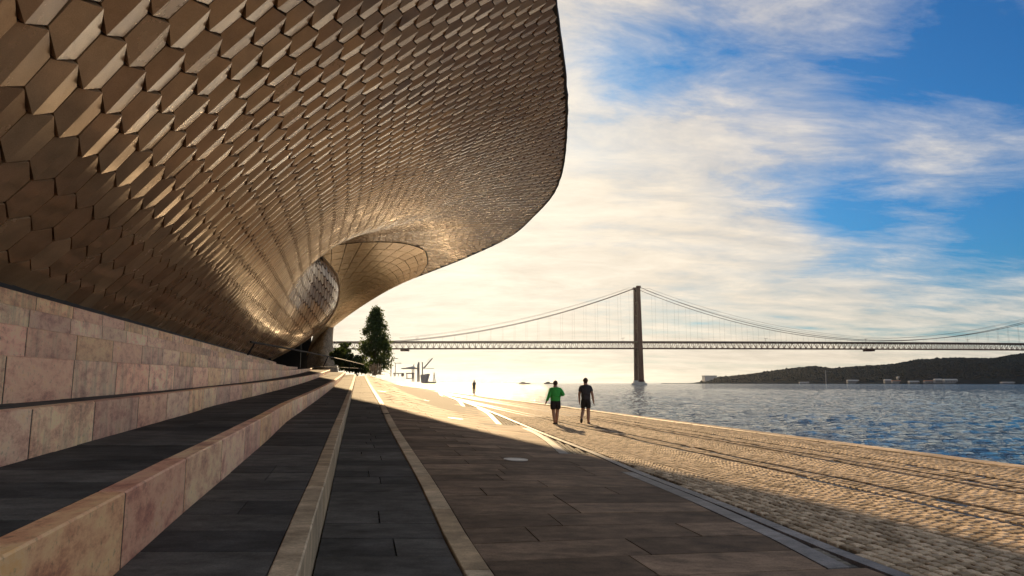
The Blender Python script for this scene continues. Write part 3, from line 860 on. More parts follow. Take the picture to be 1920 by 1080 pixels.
def build_shell():
    TW, SIDE, CAP = 1.0, 0.57, 0.25
    row_h = SIDE + CAP
    tiles = []
    nrow = 60
    a_next = -0.6; rk = 1.0
    for j in range(-1, nrow):
        a0 = a_next; rk = 1.0 - 0.36 * sstep(3.5, 13, a0); a_next = a0 + row_h * rk
        i = 0; s = -3.0 + (TW / 2 if j % 2 else 0)
        while s < 140:
            yc = smap(s, a0)
            if yc < 0.3: s += TW; continue
            lw, lc = lens(yc)
            if a0 > lw + lc + 0.5: s += TW; continue
            ye, side = yend(yc, a0)
            if yc > ye + 1.0: s += TW; continue
            lo, hi = (0, lw) if (side == 'w' and yc > 52) else ((lw, lw + lc) if yc > 52 else (0, lw + lc))
            sg = S(min(smap(s + 0.5, a0), ye), min(max(a0, lo), hi), side) - S(min(smap(s - 0.5, a0), ye), min(max(a0, lo), hi), side)
            hw_ = max(0.1, sg.length) * TW / 2
            tilt = interp([(6, 10), (12, 9.5), (16, 8.2), (22, 6.4), (27, 5.2), (33, 4.0), (41, 3.0), (52, 2.4), (80, 2)], yc) * (0.12 + 0.88 * sstep(1.0, 4.6, a0))
            if side == 'w' and yc > 44: tilt *= 0.8
            fold = hw_ * math.tan(rad(tilt))
            hx = [(0, SIDE / 2 + CAP), (TW / 2, SIDE / 2), (TW / 2, -SIDE / 2), (0, -SIDE / 2 - CAP), (-TW / 2, -SIDE / 2), (-TW / 2, SIDE / 2)]
            n = normal(min(yc, ye), min(max(a0, lo + 0.05), hi - 0.05), 'w' if a0 <= lw else 'c')
            jt = 1.0 - 0.75 * sstep(15, 35, yc); tx, ty = random.gauss(0, 0.006) * jt, random.gauss(0, 0.007) * jt
            top = []; bot = []
            ok = True
            for k, (dx, dy) in enumerate(hx):
                sc = 0.975
                gp = 0.966 - 0.055 * sstep(16, 38, yc); aa = a0 + dy * rk * (gp - 0.01)
                y_ = smap(s + dx * gp, aa)
                aa = min(max(aa, lo), hi)
                lw2, lc2 = lens(y_)
                if yc <= 52:
                    aa = min(aa, lw2 + lc2); sd_ = 'w' if aa <= lw2 else 'c'
                else:
                    sd_ = side; aa = min(aa, lw2 + lc2) if side == 'c' else min(aa, lw2); aa = max(aa, lw2) if side == 'c' else aa
                e_ = yend(y_, aa)[0] if yc > 48 else 1e9
                y_ = min(y_, max(e_, 0)) if e_ < 1e8 else y_
                p = S(y_, aa, sd_)
                rise = 0.03 + (fold if k in (0, 3) else 0.0) + tx * dx * 2 + ty * dy * 2
                top.append(p + n * rise); bot.append(p - n * 0.03)
            area = (top[1] - top[4]).cross(top[2] - top[5]).length
            if area < (0.05 if yc < 58 else 0.35): s += TW; continue
            pr = [proj(p) for p in top]
            size = 0
            if all(pr):
                xs = [q[0] for q in pr]; yz = [q[1] for q in pr]
                if max(xs) > 0 and min(xs) < 1920 and max(yz) > 0 and min(yz) < 1080: size = (max(xs) - min(xs)) * (max(yz) - min(yz))
            tiles.append((size, top, bot))
            s += TW
    # tile = six side walls plus two facets meeting in a ridge from the top point to the bottom one
    fs0 = [(0, 5, 4, 3), (0, 3, 2, 1)] + [(k, (k + 1) % 6, (k + 1) % 6 + 6, k + 6) for k in range(6)]
    tiles.sort(key=lambda t: -t[0])
    def put(t): return list(t[1]) + list(t[2])
    for t in tiles[:300]:
        mobj('ceramic_tile', put(t), fs0, M['tile'])
    vs = []; fs = []
    for t in tiles[300:]:
        b = len(vs); vs += put(t); fs += [tuple(i + b for i in f) for f in fs0]
    mobj('ceramic_tiles_far', vs, fs, M['tile'], kind='stuff')
    print('tiles', len(tiles), 'last part size', tiles[299][0])
    # dark backing sheet, wall side and soffit side
    for side in ('w', 'c'):
        vs = []; fs = []; NA = 16; ysl = [i * 1.0 for i in range(0, 79)]
        rows = []
        for q in range(NA + 1):
            f = q / NA
            ye = interp(YE_W if side == 'w' else YE_C, f)
            row = []
            for i in range(61):
                y = 0.0 + ye * i / 60
                lw, lc = lens(y); a = f * lw if side == 'w' else lw + f * lc
                p = S(y, a, side); n = normal(y, min(max(a, 0.1), lw + lc - 0.1), side)
                row.append(p - n * 0.03)
            rows.append(row)
        for r in rows: vs += r
        for q in range(NA):
            for i in range(60):
                a = q * 61 + i; fs.append((a, a + 1, a + 62, a + 61))
        mobj('facade_backing', vs, fs, M['dark'], smooth=True)
    # lip trim along the roof edge
    vs = []; fs = []; K = 90
    for i in range(K + 1):
        y = 78 * i / K; lw, lc = lens(y); p = S(y, lw + lc, 'c')
        for dr, dz in ((-0.05, -0.07), (0.06, -0.05), (0.08, 0.08), (-0.3, 0.14)):
            vs.append(p + Vector((dr, 0, dz)))
    for i in range(K):
        for q in range(3): a = i * 4 + q; fs.append((a, a + 4, a + 5, a + 1))
    mobj('roof_edge', vs, fs, M['black'])
    # trims along the two free edges round the entrance scoop
    def tube_part(pts, r, name, m):
        mb = MB(); mb.tube(pts, r, 6); mobj(name, mb.v, mb.f, m)
    pw = []; pc = []
    for i in range(31):
        f = i / 30; ye = interp(YE_W, f); lw, lc = lens(ye); pw.append(S(ye, f * lw, 'w'))
        ye = interp(YE_C, f); lw, lc = lens(ye); pc.append(S(ye, lw + f * lc, 'c'))
    tube_part(pw, 0.16, 'edge_trim', M['kerb'])
    tube_part(pc, 0.07, 'edge_trim', M['black'])
    # black strip painted in for the shadow of the gap at the facade base
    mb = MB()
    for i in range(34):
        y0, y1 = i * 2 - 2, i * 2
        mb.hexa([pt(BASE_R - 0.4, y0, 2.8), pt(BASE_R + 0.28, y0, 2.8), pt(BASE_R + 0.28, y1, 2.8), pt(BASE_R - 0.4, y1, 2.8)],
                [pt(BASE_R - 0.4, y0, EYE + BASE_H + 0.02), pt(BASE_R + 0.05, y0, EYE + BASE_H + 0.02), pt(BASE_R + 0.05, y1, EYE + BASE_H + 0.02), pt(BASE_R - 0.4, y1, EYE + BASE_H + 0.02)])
    mobj('shadow_gap_plinth', mb.v, mb.f, M['black'])
    return pw, pc
EDGE_W, EDGE_C = build_shell()
def build_scoop():
    # inner soffit of the entrance: from the shell's free edge back to the foot of the far pier
    top = EDGE_C
    K = len(top) - 1
    b0, b1 = at(574, 668, 104), at(627, 611, 108)
    m0, m1 = at(600, 575, 84), at(700, 560, 92)
    def P(u, v):
        f = u * K; i = min(K - 1, int(f)); t = top[i].lerp(top[i + 1], f - i)
        m = m0.lerp(m1, u) + Vector((0, 0, 0.9 * math.sin(math.pi * u)))
        b = b0.lerp(b1, u)
        c = m * 2 - (t + b) * 0.5
        return t * (1 - v) ** 2 + c * 2 * v * (1 - v) + b * v * v
    NU, NV = 14, 21
    for j in range(NV):
        for i in range(NU):
            g = 0.014
            us = [i / NU + g / NU * 2, (i + 1) / NU - g / NU * 2]; vs_ = [j / NV + g / NV * 2, (j + 1) / NV - g / NV * 2]
            q = [P(us[0], vs_[0]), P(us[1], vs_[0]), P(us[1], vs_[1]), P(us[0], vs_[1])]
            mid = (q[0] + q[2]) * 0.5
            n = (q[1] - q[0]).cross(q[3] - q[0]); n.normalize()
            if n.dot(Vector((0, 0, EYE)) - mid) < 0: n = -n
            n = n.normalized(); d = random.uniform(0.0, 0.02)
            mobj('soffit_panel', [p + n * (0.05 + d) for p in q] + [p - n * 0.02 for p in q],
                 [(0, 1, 2, 3), (0, 1, 5, 4), (1, 2, 6, 5), (2, 3, 7, 6), (3, 0, 4, 7)], M['scoop'])
    vs = []; fs = []
    for j in range(NV + 1):
        for i in range(NU + 1): vs.append(P(i / NU, j / NV))
    for j in range(NV):
        for i in range(NU): a = j * (NU + 1) + i; fs.append((a, a + 1, a + NU + 2, a + NU + 1))
    mobj('soffit_backing', vs, fs, M['dark'], smooth=True)
    edge_pts = [P(1.0, j / 24) for j in range(25)]
    # far pier clad in tiles
    NU, NV = 9, 26
    rows = [(607, 626, 613, 107), (597, 624.5, 628, 105), (588, 624, 645, 103), (582, 626, 660, 102), (579, 629, 675, 101), (579, 633, 690, 100), (579, 635, 700, 100)]
    def Q(u, v):
        f = v * (len(rows) - 1); i = min(len(rows) - 2, int(f)); t = f - i
        a, b = rows[i], rows[i + 1]; l, r, y, Y = (a[k] + (b[k] - a[k]) * t for k in range(4))
        return at(l + (r - l) * u, y, Y - 3.0 * math.sin(math.pi * u))
    vs = []; fs = []
    for j in range(NV * 2):
        for i in range(NU * 2):
            u0, u1 = i / (2 * NU), (i + 0.93) / (2 * NU); v0, v1 = j / (2 * NV), (j + 0.93) / (2 * NV)
            sh = 0.5 / (2 * NU) if j % 2 else 0
            u0 = min(1, u0 + sh); u1 = min(1, u1 + sh)
            if u1 - u0 < 1e-3: continue
            q = [Q(u0, v0), Q(u1, v0), Q(u1, v1), Q(u0, v1)]
            d = random.uniform(0.03, 0.22); off = Vector((0.3, -1, 0)).normalized()
            b = len(vs); vs += [q[0] + off * d, q[1] + off * 0.03, q[2] + off * 0.03, q[3] + off * d] + q
            fs += [(b, b + 3, b + 2, b + 1), (b, b + 1, b + 5, b + 4), (b + 1, b + 2, b + 6, b + 5), (b + 2, b + 3, b + 7, b + 6), (b + 3, b, b + 4, b + 7)]
    mobj('pier_tiles', vs, fs, M['kerb'], kind='stuff')
    vs = []; fs = []
    for j in range(NV + 1):
        for i in range(NU + 1): vs.append(Q(i / NU, j / NV))
    for j in range(NV + 1):
        for i in range(NU + 1): vs.append(Q(i / NU, j / NV) + Vector((-1.4, 4.0, 0)))
    nn = (NV + 1) * (NU + 1)
    for j in range(NV):
        for i in range(NU):
            a = j * (NU + 1) + i; fs.append((a, a + 1, a + NU + 2, a + NU + 1)); fs.append((nn + a, nn + a + 1, nn + a + NU + 2, nn + a + NU + 1))
        a = j * (NU + 1) + NU; fs.append((a, a + NU + 1, nn + a + NU + 1, nn + a))
    mobj('pier_core', vs, fs, M['kerb'])
    # recessed dark glass entrance wall behind the foot of the facade
    mb = MB()
    for k in range(5):
        x0 = -38.4 + k * 1.5
        mb.box(x0, x0 + 1.46, 106, 106.2, 2.0, 9.5)
    mobj('entrance_glass', mb.v, mb.f, M['window'])
    mb = MB()
    mb.box(-75, -32.5, 110, 110.4, 0.5, 12)
    mobj('rear_wall', mb.v, mb.f, M['dark'])
    # roof skin from the lip over the whole building and the rear face down to the ground
    vs = []; fs = []; ys = [0 + i * 3 for i in range(27)] + [82, 88, 94, 100, 106]
    cols = 8
    for y in ys:
        if y <= 78:
            lw, lc = lens(y); p = S(y, lw + lc, 'c') + Vector((-0.29, 0, 0.135))
        else:
            v = min(1.0, (y - 76) / 31); p = P(1.0, v) + Vector((0, 0, 0.25)); p.y = y
        for k in range(cols + 1):
            t = k / cols; xl = -62 - SK * y
            x = p.x + (xl - p.x) * t
            z = p.z + 1.3 * math.sin(math.pi * min(1, t * 1.3) * 0.6) - 13 * max(0, t - 0.8) * 5 * (1 if t > 0.85 else 0.3)
            vs.append((x, y, z))
    for j in range(len(ys) - 1):
        for k in range(cols): a = j * (cols + 1) + k; fs.append((a, a + 1, a + cols + 2, a + cols + 1))
    mobj('roof', vs, fs, M['roof'], smooth=True)
    # near end: close the section beyond the camera's view
m_, w_ = mat('gold_soffit')
tc_ = w_.n('ShaderNodeTexCoord'); oi_ = w_.n('ShaderNodeObjectInfo')
nz_ = w_.n('ShaderNodeTexNoise', {'Vector': tc_.outputs['Object'], 'Scale': 0.8, 'Detail': 5.0})
c_ = w_.mix(oi_.outputs['Random'], (0.68, 0.47, 0.24), (0.82, 0.60, 0.34))
c_ = w_.mix(0.5, c_, w_.ramp(nz_.outputs[0], [(0.3, 0.7), (0.7, 1.2)]), 'MULTIPLY')
principled(w_, Base_Color=c_, Roughness=0.25, Metallic=0.55, IOR=1.6)
M['scoop'] = m_
build_scoop()

# ------------------------------------------------------------------ bridge
def build_bridge():
    T = Vector((247, 1350, 0)); dr = Vector((1, 0.09, 0)).normalized(); pr = Vector((-dr.y, dr.x, 0))
    rz = math.atan2(dr.y, dr.x)
    root = empty('suspension_bridge', (T.x, T.y, WATER_Z), 'long red suspension bridge crossing the whole river in the distance', 'bridge', rz=rz)
    def deck_z(s): return 68.0 + 3.0 * (1 - ((s - 506) / 900) ** 2)     # bottom chord level
    bay = 11.5
    s = -640.0; n = 0
    hw = 11.0
    # one bay of the truss (near and far web, top lateral), shared mesh
    mb = MB(); H = 11.5
    for y in (-hw, hw):
        mb.bar((0, y, 0), (bay, y, 0), 0.75, 4); mb.bar((0, y, H), (bay, y, H), 0.75, 4)
        mb.bar((0, y, 0), (0, y, H), 0.42, 4)
        mb.bar((0, y, 0), (bay / 2, y, H), 0.36, 4); mb.bar((bay / 2, y, H), (bay, y, 0), 0.36, 4)
    mb.bar((0, -hw, 0), (0, hw, 0), 0.45, 4); mb.bar((0, -hw, H), (0, hw, H), 0.45, 4)
    mb.bar((0, -hw, 0), (bay, hw, 0), 0.35, 4)
    panel = bpy.data.meshes.new('truss_panel'); panel.from_pydata([tuple(v) for v in mb.v], [], mb.f); panel.materials.append(M['bridge'])
    db = MB(); db.box(0, bay - 0.05, -hw - 1.5, hw + 1.5, H + 0.8, H + 2.6); db.box(0, bay - 0.05, -4, 4, 0.8, 1.6)
    dmesh = bpy.data.meshes.new('deck_section'); dmesh.from_pydata([tuple(v) for v in db.v], [], db.f); dmesh.materials.append(M['cable'])
    while s < 1500:
        z = deck_z(s); sl = math.atan2(deck_z(s + bay) - z, bay)
        for nm, me in (('truss_panel', panel), ('deck_section', dmesh)):
            o = link(nm, me, root, loc=(s, 0, z)); o.rotation_euler = (0, -sl, 0)
        s += bay
    for ts in (0.0, 1013.0):
        for sy in (-1, 1):
            leg = MB(); y0, y1 = sy * 14.5, sy * 12.2
            leg.hexa([(ts - 5.2, y0 - 3.4, 6), (ts + 5.2, y0 - 3.4, 6), (ts + 5.2, y0 + 3.4, 6), (ts - 5.2, y0 + 3.4, 6)],
                     [(ts - 3.0, y1 - 2.6, 188), (ts + 3.0, y1 - 2.6, 188), (ts + 3.0, y1 + 2.6, 188), (ts - 3.0, y1 + 2.6, 188)])
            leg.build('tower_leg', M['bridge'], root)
            cap = MB(); cap.box(ts - 4, ts + 4, y1 - 3.2, y1 + 3.2, 188.1, 192.5); cap.build('cable_saddle', M['bridge'], root)
        br = MB()
        lv = [10, 38, 66, 84, 110, 136, 162, 186]
        for a, b in zip(lv, lv[1:]):
            ya = 14.5 - 2.3 * a / 188; yb = 14.5 - 2.3 * b / 188
            br.bar((ts, -ya, a), (ts, yb, b), 1.0, 4); br.bar((ts, ya, a), (ts, -yb, b), 1.0, 4); br.bar((ts, -yb, b), (ts, yb, b), 1.3, 4)
        br.build('tower_bracing', M['bridge'], root)
        pier = MB(); n_ = 16
        for (ra, rb, z0, z1) in ((14.5, 14.5, -4, 3.5), (11.5, 10.5, 3.6, 8.5)):
            lo = [(ts + ra * math.cos(2 * math.pi * k / n_), 1.5 * ra * math.sin(2 * math.pi * k / n_), z0) for k in range(n_)]
            hi = [(ts + rb * math.cos(2 * math.pi * k / n_), 1.5 * rb * math.sin(2 * math.pi * k / n_), z1) for k in range(n_)]
            pier.add(lo + hi, [(k, (k + 1) % n_, n_ + (k + 1) % n_, n_ + k) for k in range(n_)] + [tuple(range(n_, 2 * n_))])
        pier.build('tower_base', M['concrete'], root)
    TOP = 191
    def cz(s):
        if s < 0: t = -s / 483; return deck_z(-483) + 14 + (TOP - deck_z(-483) - 14) * (1 - t) - 4 * 20 * t * (1 - t)
        t = (s - 506.5) / 506.5; lo = deck_z(506) + H + 6; return lo + (TOP - lo) * t * t
    for sy in (-12.0, 12.0):
        for off in (-0.0,):
            cb = MB(); pts = [(-483 + q * (483 / 24), sy, cz(-483 + q * (483 / 24))) for q in range(25)] + [(q * (1013 / 48), sy, cz(q * (1013 / 48))) for q in range(1, 49)]
            pts += [(1013 + q * 24, sy, TOP - q * 6.2) for q in range(1, 21)]
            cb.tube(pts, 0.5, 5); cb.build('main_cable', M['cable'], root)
            cb = MB(); cb.tube([(p[0], p[1], p[2] + 4.5 + 3 * abs(math.sin(p[0] / 160))) for p in pts[:73] if -470 < p[0] < 1000 and abs(p[0]) > 20], 0.22, 4); cb.build('upper_cable', M['cable'], root)
        hm = None
        s = -450
        while s < 1013:
            if abs(s) > 12:
                z0 = deck_z(s) + H; z1 = cz(s)
                if z1 - z0 > 1.5:
                    hb = MB(); hb.bar((s, sy, z0), (s, sy, z1), 0.10, 4); hb.build('hanger', M['cable'], root)
            s += 23
    # maintenance gantries under the deck and lamps above
    for s in (475, -452):
        g = MB(); g.box(s - 8, s + 8, -8, 8, deck_z(s) - 4.2, deck_z(s) - 1.0); g.build('gantry', M['bridge'], root)
    for s in (-430, -30, 260, 470, 690):
        g = MB(); z = deck_z(s) + H + 2; g.bar((s, 0, z), (s, 0, z + 7), 0.3, 4); g.bar((s - 3, 0, z + 7), (s + 4, 0, z + 7.6), 0.35, 4); g.build('sign_gantry', M['cable'], root)
build_bridge()

# ------------------------------------------------------------------ far shore
RIDGE = [(1240, 719.0), (1290, 716.5), (1320, 712), (1345, 706), (1400, 701), (1450, 694), (1500, 688), (1530, 685), (1560, 690), (1600, 687), (1640, 684), (1680, 682),
         (1720, 674), (1770, 671), (1830, 671), (1860, 672), (1900, 665), (1950, 658), (2050, 650), (2250, 640), (2500, 650)]
def build_shore():
    def dist(px): return interp([(1240, 4200), (1400, 3500), (1700, 2700), (2000, 2300), (2500, 2100)], px)
    vs = []; fs = []; K = 150; J = 14
    fr = []
    for i in range(K + 1):
        px = 1240 + (2500 - 1240) * i / K; Y = dist(px); ry = interp(RIDGE, px)
        top = at(px, ry + 3.0, Y + 200); d = Vector((top.x, top.y, 0)).normalized()
        shore = at(px, 720, Y); shore = Vector((shore.x, shore.y, WATER_Z))
        fr.append((shore, top))
        for j in range(J + 1):
            t = j / J
            p = shore.lerp(Vector((top.x, top.y, 0)), t)
            z = WATER_Z + 2 + (top.z) * (1 - (1 - min(1, t)) ** 1.6) if j else WATER_Z - 1
            z = z if j < J else top.z
            p = Vector((p.x, p.y, z))
            nz = noise.noise(Vector((p.x / 60, p.y / 60, 0))) * 6 * t
            vs.append(p + Vector((0, 0, nz)))
        for ext, dz in ((400, -4), (2200, -30)):
            q = top + d * ext; vs.append((q.x, q.y, max(0, top.z + dz)))
    W = J + 3
    for i in range(K):
        for j in range(W - 1): a = i * W + j; fs.append((a, a + 1, a + W + 1, a + W))
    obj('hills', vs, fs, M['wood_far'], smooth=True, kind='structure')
    # woodland: ragged crowns spread over the slope
    mb = MB(); rnd = random.Random(3)
    base = []
    bm = bmesh.new(); bmesh.ops.create_icosphere(bm, subdivisions=1, radius=1.0)
    bv = [v.co.copy() for v in bm.verts]; bf = [tuple(v.index for v in f.verts) for f in bm.faces]; bm.free()
    for n in range(8000):
        i = rnd.random() * (K - 1) * 0.72; k = int(i); t = rnd.random() ** 0.8
        if rnd.random() < 0.25: t = 1.0
        a, b = fr[k]; c, d2 = fr[k + 1]; u = i - k
        sh = a.lerp(c, u); tp = b.lerp(d2, u)
        if tp.z < 9: continue
        if t < 0.12: continue
        p = sh.lerp(Vector((tp.x, tp.y, 0)), t); z = WATER_Z + 2 + tp.z * (1 - (1 - t) ** 1.6)
        s = rnd.uniform(3.5, 7.5) * (1.5 if rnd.random() < 0.05 else 1)
        hh = rnd.uniform(0.6, 1.1)
        mb.add([Vector((p.x + q.x * s * rnd.uniform(0.8, 1.2), p.y + q.y * s, z + 1 + q.z * s * hh * rnd.uniform(0.7, 1.25))) for q in bv], bf)
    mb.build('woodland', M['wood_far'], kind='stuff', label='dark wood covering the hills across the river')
    # buildings at the foot
    spec = [(1590, 1612, 712, 718, 'white'), (1660, 1672, 711, 718, 'white'), (1674, 1690, 713, 718, 'tiled'), (1684, 1692, 706, 711, 'white'), (1706, 1724, 714, 718, 'white'),
            (1735, 1750, 713, 718, 'tiled'), (1754, 1768, 710, 718, 'white'), (1772, 1796, 710.5, 718, 'white'), (1880, 1910, 716, 719, 'white'), (1500, 1525, 716, 719, 'white')]
    words = ['long low pale shed', 'small white house', 'low shed with a red roof', 'small white house up on the slope above the sheds', 'low pale boat shed',
             'red roofed shed', 'white block with a flat roof', 'widest white warehouse', 'low pale shed at the right edge of the picture', 'low pale shed near the slim chimney']
    for (x0, x1, y0, y1, mm), wd in zip(spec, words):
        Y = dist((x0 + x1) / 2) - 6
        if y1 < 715: Y += 40
        a, b = at(x0, y1 + 1, Y), at(x1, y0, Y)
        L = b.x - a.x; Hh = b.z - a.z
        root = empty('shore_building', (a.x, Y, a.z), wd + ' on the far shore', 'building', 'small buildings along the far shore')
        w = MB(); w.box(0, L, 0, 14, 0, Hh * 0.72); w.build('wall', M['white'], root)
        r = MB(); r.add([(-.5, -1, Hh * .72), (L + .5, -1, Hh * .72), (L + .5, 15, Hh * .72), (-.5, 15, Hh * .72), (0, 7, Hh), (L, 7, Hh)], [(0, 1, 5, 4), (2, 3, 4, 5), (0, 4, 3), (1, 2, 5), (3, 2, 1, 0)])
        r.build('roof', M['tiled'] if mm == 'tiled' else M['concrete'], root)
        wn = max(2, int(L / 9))
        for k in range(wn):
            q = MB(); xx = L * (k + 0.5) / wn; q.box(xx - 1.2, xx + 1.2, -0.15, 0.1, Hh * 0.25, Hh * 0.5); q.build('window', M['window'], root)
    # block with tower on the far left point
    Y = 3900; a, b = at(1322, 716, Y), at(1344, 705, Y)
    root = empty('harbour_building', (a.x, Y, 0), 'wide hazy flat topped building at the left tip of the far shore', 'building')
    w = MB(); w.box(0, b.x - a.x, 0, 60, 0, b.z); w.build('wall', M['concrete'], root)
    r = MB(); r.box(-2, b.x - a.x + 2, -2, 62, b.z + 0.1, b.z + 3); r.build('roof', M['concrete'], root)
    Y = dist(1548) - 20; a, b = at(1549, 718, Y), at(1549, 694, Y)
    root = empty('shore_tower', (a.x, Y, 0), 'slim pale tower standing against the hillside across the river', 'tower')
    w = MB(); w.bar((0, 0, -1), (0, 0, b.z), 2.4, 8, 1.8); w.build('shaft', M['white'], root)
    w = MB(); w.bar((0, 0, b.z * 0.93), (26, 0, b.z * 0.86), 0.9, 4); w.build('arm', M['white'], root)
    # breakwater boats far out
    for px, w_, wd in ((983, 10, 'left of two small far boats on the horizon'), (1030, 10, 'small far boat on the horizon just left of the walker in green')):
        Y = 2600; a = at(px, 719, Y)
        root = empty('distant_boat', (a.x, Y, WATER_Z), wd, 'boat', 'boats on the horizon')
        h = MB(); L = 20
        h.add([(-L, -3, 0), (L, -3, 0), (L, 3, 0), (-L, 3, 0), (-L * 1.05, -4, 4), (L * 1.2, 0, 5), (-L * 1.05, 4, 4), (L * .7, -4, 4), (L * .7, 4, 4)],
              [(0, 1, 7, 4), (1, 5, 7), (1, 2, 5), (2, 8, 5), (2, 3, 6, 8), (3, 0, 4, 6), (4, 7, 5, 8, 6)])
        h.build('hull', M['cable'], root)
        c = MB(); c.box(-12, 2, -2.5, 2.5, 4.0, 8); c.build('cabin', M['white'], root)
build_shore()

# ------------------------------------------------------------------ vegetation
def leaf_cloud(pts, size, rnd, m, name, parent, **kw):
    vs = []; fs = []
    for p, s in pts:
        n = Vector((rnd.gauss(0, 1), rnd.gauss(0, 1), rnd.gauss(0, 1))).normalized()
        u = n.orthogonal().normalized(); v = n.cross(u); t = rnd.uniform(0, 6.28)
        u, v = u * math.cos(t) + v * math.sin(t), v * math.cos(t) - u * math.sin(t)
        s = s * size * rnd.uniform(0.7, 1.3); b = len(vs)
        vs += [p - u * s, p + v * s * 0.5, p + u * s, p - v * s * 0.5]
        fs.append((b, b + 1, b + 2, b + 3))
    return obj(name, vs, fs, m, parent, **kw)
def build_poplar():
    Y = 118.0; base = at(702, 701, Y); top = at(706, 580, Y); H = top.z - base.z
    rnd = random.Random(5)
    root = empty('poplar_tree', (base.x, Y, base.z), 'tall pointed leafy tree standing alone at the end of the terrace', 'tree')
    t = MB(); t.bar((0, 0, -0.3), (0.1, 0, H * 0.55), 0.32, 8, 0.12)
    t.build('trunk', M['bark'], root)
    l = MB()
    pts = []
    half = (735 - 674) / 2 / F * Y
    def wid(t): return half * interp([(0, 0.55), (0.08, 0.95), (0.2, 1.12), (0.38, 1.05), (0.6, 0.80), (0.8, 0.50), (0.93, 0.24), (1.0, 0.05)], t)
    clumps = []
    for k in range(135):
        tt = rnd.random() ** 0.9; r = wid(tt); ang = rnd.uniform(0, 6.28); rr = r * math.sqrt(rnd.random()) * 0.95
        c = Vector((rr * math.cos(ang), rr * math.sin(ang), H * (0.06 + 0.92 * tt)))
        clumps.append((c, rnd.uniform(0.5, 1.05)))
        if k % 3 == 0: l.bar((0, 0, max(0.5, c.z - 2.0 - rr * 0.5)), c, 0.07, 5, 0.02)
    l.build('limb', M['bark'], root)
    for c, s in clumps:
        for _ in range(95):
            d = Vector((rnd.gauss(0, 1), rnd.gauss(0, 1), rnd.gauss(0, 1.15))) * s * 0.48
            pts.append((c + d, 1.0))
    leaf_cloud(pts, 0.19, rnd, M['leaf'], 'crown', root)
build_poplar()
def bush(px0, px1, py0, py1, Y, label, m, seed, dens=1500, cat='bush', name='bush'):
    rnd = random.Random(seed)
    a = at(px0, py1, Y); b = at(px1, py0, Y); cx = (a.x + b.x) / 2; hw = (b.x - a.x) / 2; H = b.z - a.z
    root = empty(name, (cx, Y, a.z), label, cat)
    st = MB()
    for k in range(5): st.bar((rnd.uniform(-.3, .3) * hw, 0, -0.2), (rnd.uniform(-.7, .7) * hw, rnd.uniform(-1, 1), H * 0.7), 0.07, 5, 0.02)
    st.build('stem', M['bark'], root)
    pts = []
    cl = [(Vector((rnd.uniform(-0.85, 0.85) * hw, rnd.uniform(-1.5, 1.5), H * rnd.uniform(0.1, 0.85))), rnd.uniform(0.25, 0.5) * min(hw, H)) for _ in range(26)]
    for _ in range(dens):
        c, s = rnd.choice(cl); pts.append((c + Vector((rnd.gauss(0, 1), rnd.gauss(0, 1), rnd.gauss(0, 1))) * s * 0.5, 1))
    leaf_cloud(pts, 0.2, rnd, m, 'foliage', root)
bush(626, 652, 650, 692, 95, 'dark tall bush right beside the tiled pier', M['hedge'], 1, 2600)
bush(636, 676, 664, 692, 92, 'lower rounded green bush between the pier and the tall tree', M['leaf'], 2, 2400)
bush(640, 655, 640, 670, 110, 'dark treetop rising behind the bushes near the pier', M['hedge'], 3, 1200)
bush(660, 690, 682, 697, 90, 'low dark shrub at the end of the handrail', M['hedge'], 4, 1200)

# ------------------------------------------------------------------ handrails
def handrail(name, top_px, post_px, label, r=0.035, lower=None):
    pts = [at(*p) for p in top_px]
    root = empty(name, tuple(pts[0]), label, 'handrail'); O = Vector(pts[0])
    m_ = MB(); m_.tube([p - O for p in pts], r, 8); m_.build('rail', M['black'], root)
    for a, b in post_px:
        m_ = MB(); m_.bar(at(*a) - O, at(*b) - O, r * 0.8, 6); m_.build('post', M['black'], root)
    if lower:
        m_ = MB(); m_.tube([at(*p) - O for p in lower], r * 0.5, 6); m_.build('lower_rail', M['black'], root)
handrail('handrail', [(470, 641, 33), (510, 648, 38), (580, 661, 50), (640, 674, 66), (682, 684, 82)],
         [((478, 643, 34), (464, 666, 34)), ((615, 668.5, 59), (606, 688, 59)), ((655, 677.5, 71), (655, 694, 71))], 'long black sloping handrail climbing past the facade foot', 0.055)
handrail('handrail', [(588, 687, 62), (640, 689, 70), (676, 691, 79)], [((600, 687.5, 64), (600, 694, 64)), ((655, 690, 73), (655, 699, 73)), ((674, 691, 78), (673, 698, 78))],
         'short low black rail below the long sloping one', 0.03)

